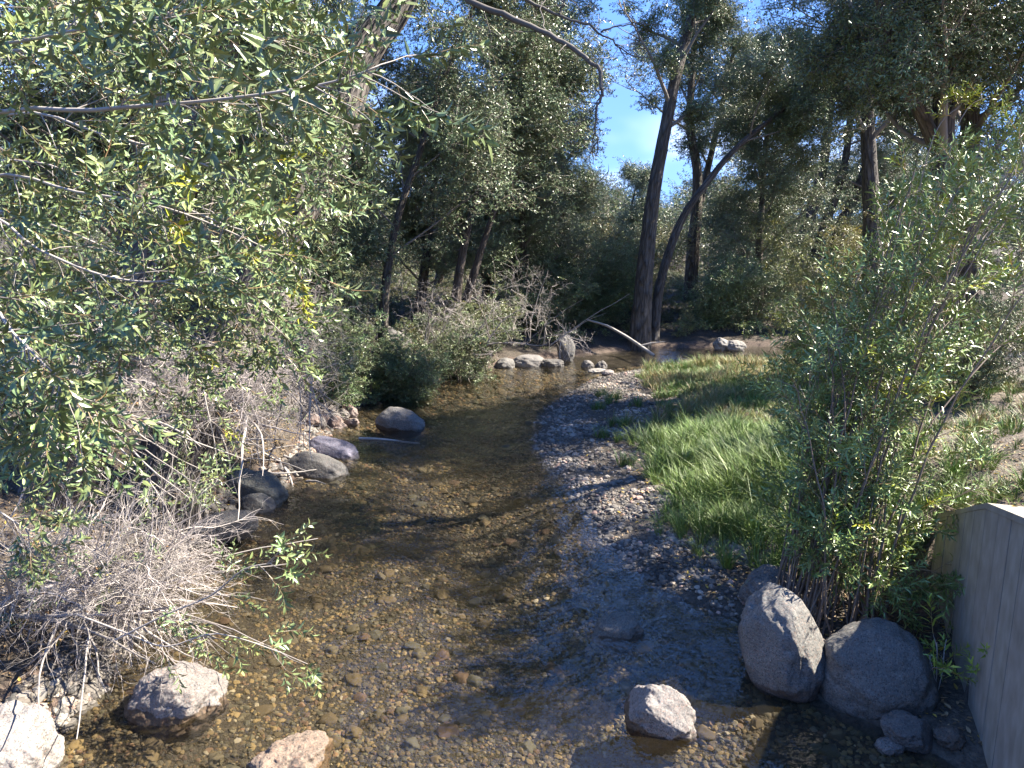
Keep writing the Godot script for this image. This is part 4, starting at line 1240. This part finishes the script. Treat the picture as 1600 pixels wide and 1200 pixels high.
func right_willow() -> void:
	rng.seed = 701
	var base := on(1285, 935, 0.4)
	base.y = height(base.x, base.z) - 0.05
	var root := thing("coyote_willow", base, "tall many-stemmed willow bush with narrow leaves behind the egg-shaped boulder", "willow")
	var where := []
	var tint := []
	for k in 70:
		var px := lerpf(1195, 1640, pow(rng.randf(), 0.8))
		var py := lerpf(600, 260, clampf((px - 1190) / 300.0 + R(-0.45, 0.25), 0.0, 1.0))
		if k % 5 == 0: py += R(60, 250)
		var tip := at(px, py, R(6.6, 10.2)) - base
		var p := Vector3(R(-0.45, 0.6), 0, R(-0.4, 0.5))
		p.y = height(base.x + p.x, base.z + p.z) - base.y - 0.05
		var mid := p.lerp(tip, 0.5) + Vector3(-tip.x * 0.12, tip.y * 0.08, 0) + Vector3(R(-1, 1), 0, R(-1, 1)) * 0.12
		var pts := curve([p, mid, tip], 7)
		for j in range(1, pts.size() - 1): pts[j] += Vector3(R(-1, 1), R(-1, 1), R(-1, 1)) * 0.02
		leafy_bough(root, pts, R(0.008, 0.017), {"shoots": 11, "reach": 0.46, "sprigs": 3, "low": 0.2, "gold": 0.015 if px < 1480 else 0.06, "lift": 0.3, "bark": Color(0.15, 0.115, 0.09) * R(0.7, 1.4)}, where, tint, [])
	var gold_where := []
	var gold_tint := []
	for q in [[1490, 215, 1545, 150], [1450, 240, 1500, 165], [1520, 260, 1570, 180], [1500, 300, 1560, 215]]:
		var whip := [Vector3(R(0.0, 0.5), 0.0, R(-0.2, 0.3)), at(lerpf(1300, q[0], 0.6), 560, 8.2) - base, at(q[0], q[1], 8.4) - base, at(q[2], q[3], 8.4) - base]
		var g := Geo.new()
		tube(g, curve(whip, 6), 0.012, 0.003, 5, Color(0.24, 0.185, 0.14))
		put(g.mesh(), M.twig, "stem", root)
		for j in 7:
			gold_where.append(Transform3D(facing(Vector3(R(-0.6, 1), R(0.2, 1), R(-0.6, 0.6)), R(0, TAU)) * R(0.6, 0.9), (whip[3] as Vector3) + Vector3(R(-0.25, 0.1), R(-0.2, 0.1), R(-0.1, 0.1))))
			gold_tint.append(Color(1.9, 1.5, 0.45) * R(0.9, 1.1))
	scatter(M.coyote, M.near_leaf, "yellow_foliage", root, gold_where, gold_tint)
	# branches that lean out low to the right over the wall
	for q in [[[1290, 930], [1380, 850], [1470, 790], [1530, 760]], [[1295, 935], [1370, 900], [1440, 890], [1490, 905]], [[1300, 930], [1330, 900], [1370, 905], [1400, 925]], [[1280, 930], [1300, 860], [1340, 880], [1380, 900]], [[1270, 925], [1262, 870], [1290, 840], [1330, 850]]]:
		var pts := []
		for j in q.size(): pts.append(at(q[j][0], q[j][1], 7.6 - j * 0.35) - base)
		leafy_bough(root, curve(pts, 5), 0.009, {"shoots": 12, "reach": 0.34, "sprigs": 3, "low": 0.3, "gold": 0.02, "bark": Color(0.21, 0.17, 0.14)}, where, tint, [])
	dress(root, where, tint, "coyote", 20, 15)

# ---------------------------------------------------------------- grass and small things
func grasses() -> void:
	rng.seed = 801
	var where := [[], [], []]
	var tint := [[], [], []]
	for k in 40000:
		var x := R(0.5, 14.0)
		var z := R(-24.8, -7.6)
		var s := shore(x, z)
		if s.y < 17 or s.x < 0.25: continue
		var w := -(Vector2(x, z) - WALL_A).cross((WALL_B - WALL_A).normalized())
		if z > -7.9 and w > -0.5: continue
		var edge := 1.35 + 0.7 * nz.get_noise_2d(x * 5.0, z * 5.0) + (0.9 if z < -12.0 else 0.0) + (1.0 if z < -15.5 else 0.0) - 2.9 * smoothstep(2.5, 4.5, x) * smoothstep(-17.0, -19.5, z)
		var thick := smoothstep(edge - 0.5, edge + 0.7, s.x + 0.7 * nf.get_noise_2d(x * 5.0, z * 5.0)) * (1.0 - 0.85 * smoothstep(4.0, 5.4, x - maxf(0.0, -z - 13.0) * 0.5))
		var tall := z > -14.0
		if rng.randf() > thick * (1.0 if tall and s.x < 4.5 else 0.35): continue
		var kind := 0 if tall and s.x < 4.0 else (2 if nz.get_noise_2d(x * 8.0 + 50.0, z * 8.0) > 0.02 else 1)
		where[kind].append(Transform3D(Basis(Vector3.UP, R(0, TAU)).rotated(Vector3(R(-1, 1), 0, R(-1, 1)).normalized(), R(0, 0.6)) * R(0.5, 1.2) * (1.0 + 0.5 * nz.get_noise_2d(x * 14.0, z * 14.0)), ground_at(x, z, -0.01)))
		var b := R(0.7, 1.3)
		tint[kind].append(Color(b * R(0.85, 1.2), b, b * 0.9))
	var labels := ["tall green grass on the slope beside the right-hand willow", "short green grass on the flat behind the cobble bar", "dry straw-coloured grass on the flat behind the cobble bar"]
	for kind in 3:
		if where[kind].size():
			tag(scatter(M.tufts[kind], M.grass, "grass", self, where[kind], tint[kind]), labels[kind], "grass")
	# separate tufts standing among the cobbles
	for k in 16:
		var p := on(lerpf(905, 1060, rng.randf()), lerpf(595, 740, rng.randf()), 0.12)
		p = ground_at(p.x, p.z)
		if shore(p.x, p.z).x < 0.3: continue
		var o := thing("grass_tuft", p, "green grass tuft growing alone among the grey cobbles", "grass", "grass tufts on the cobble bar")
		for j in 5:
			put(M.tufts[1], M.grass, "blades", o, Transform3D(Basis(Vector3.UP, R(0, TAU)) * R(0.6, 1.3), Vector3(R(-0.14, 0.14), -0.01, R(-0.14, 0.14)))).set_meta("kind", "stuff")

func small_things() -> void:
	rng.seed = 901
	# fallen log at the bend, stick in the creek
	var g := Geo.new()
	var pts := [on(1022, 556, 0.05), at(985, 530, 26.2), at(950, 510, 26.5), at(918, 500, 26.9)]
	var log := thing("fallen_log", pts[0], "bleached bare log slanting down to the water below the tall dark trunk", "log")
	for k in pts.size(): pts[k] -= log.position
	tube(g, curve(pts, 8), 0.062, 0.035, 9, Color(0.27, 0.245, 0.22), 0.3)
	put(g.mesh(), M.limb, "trunk", log)
	g = Geo.new()
	tube(g, [pts[1] * 0.6, pts[1] * 0.6 + Vector3(0.4, 0.12, 0.1), pts[1] * 0.6 + Vector3(0.9, 0.15, 0.0)], 0.035, 0.012, 5, Color(0.33, 0.30, 0.27))
	put(g.mesh(), M.limb, "branch", log)
	g = Geo.new()
	var st := on(608, 685, 0.02)
	tube(g, shoot(Vector3(-0.62, 0, 0), Vector3(1, 0, 0.06), 1.25, 7, 0.05, 0.0), 0.03, 0.02, 7, Color(0.36, 0.33, 0.30), 0.1)
	var stick := put(g.mesh(), M.limb, "stick", self)
	stick.position = st
	tag(stick, "straight bare stick lying at the surface below the oblong mid-creek boulder", "stick")
	# roots and driftwood heaped by the two big boulders
	for k in 9:
		var p := on(R(1270, 1420), R(955, 1010), 0.3)
		g = Geo.new()
		tube(g, shoot(Vector3.ZERO, Vector3(R(-1, 1), R(-0.05, 0.15), R(-0.6, 0.6)), R(0.3, 0.7), 6, 0.15, -0.02), R(0.008, 0.018), 0.004, 5, Color(0.24, 0.20, 0.17))
		var d := put(g.mesh(), M.limb, "driftwood_stick", self)
		d.position = ground_at(p.x, p.z, 0.03)
		tag(d, "brown driftwood stick caught behind the two big boulders", "stick", "driftwood behind the big boulders")
	# bare driftwood on the left bank
	for k in 12:
		var p := on(R(360, 480), R(680, 740), 0.3)
		g = Geo.new()
		tube(g, shoot(Vector3.ZERO, Vector3(R(0.2, 1), R(-0.3, 0.3), R(-0.6, 0.6)), R(0.5, 1.1), 7, 0.14, -0.02), R(0.012, 0.03), 0.006, 5, Color(0.32, 0.29, 0.265) * R(0.8, 1.2))
		var d := put(g.mesh(), M.limb, "driftwood_stick", self)
		d.position = ground_at(p.x, p.z, 0.06)
		tag(d, "bleached driftwood stick heaped on the left bank above the mossy boulder", "stick", "driftwood on the left bank")
	# two seedlings by the wall
	for q in [[1462, 1095, "shaded willow seedling in front of the broad dark boulder", 5], [1520, 1110, "yellowish willow seedling growing at the foot of the concrete wall", 6]]:
		var b := on(q[0], q[1], 0.1)
		b.y = height(b.x, b.z)
		var o := thing("willow_seedling", b, q[2], "seedling")
		var w2 := []
		var t2 := []
		for k in q[3]:
			var line := shoot(Vector3.ZERO, Vector3(R(-0.5, 0.5), 1, R(-0.4, 0.4)), R(0.25, 0.5), 5, 0.14, 0.0)
			leafy_bough(o, line, 0.004, {"shoots": 2, "reach": 0.15, "sprigs": 1, "low": 0.3, "gold": 0.0}, w2, t2, [])
		for k in t2.size(): t2[k] = Color(1.5, 1.4, 0.7)
		scatter(M.coyote, M.near_leaf, "foliage", o, w2, t2)
	# leaf litter
	var where := []
	var tint := []
	for k in 22000:
		var x := R(2.0, 7.0) if k % 3 == 0 else R(-7.5, -3.5)
		var z := R(-12.0, -4.6) if k % 3 == 0 else R(-18.0, -5.0)
		if k % 9 == 1:
			x = R(0.3, 4.0)
			z = R(-20.0, -8.0)
		var h := height(x, z)
		if h < 0.06: continue
		where.append(Transform3D(Basis.from_euler(Vector3(R(-0.4, 0.4), R(0, TAU), R(-0.4, 0.4))) * R(0.7, 1.3), Vector3(x, h + 0.004, z)))
		var t := rng.randf()
		tint.append((Color(0.20, 0.125, 0.06) if t < 0.5 else Color(0.27, 0.19, 0.11) if t < 0.85 else Color(0.42, 0.28, 0.05)) * R(0.6, 1.3))
	tag(scatter(M.fallen, M.litter, "leaf_litter", self, where, tint), "brown fallen leaves strewn over both banks", "leaf litter")
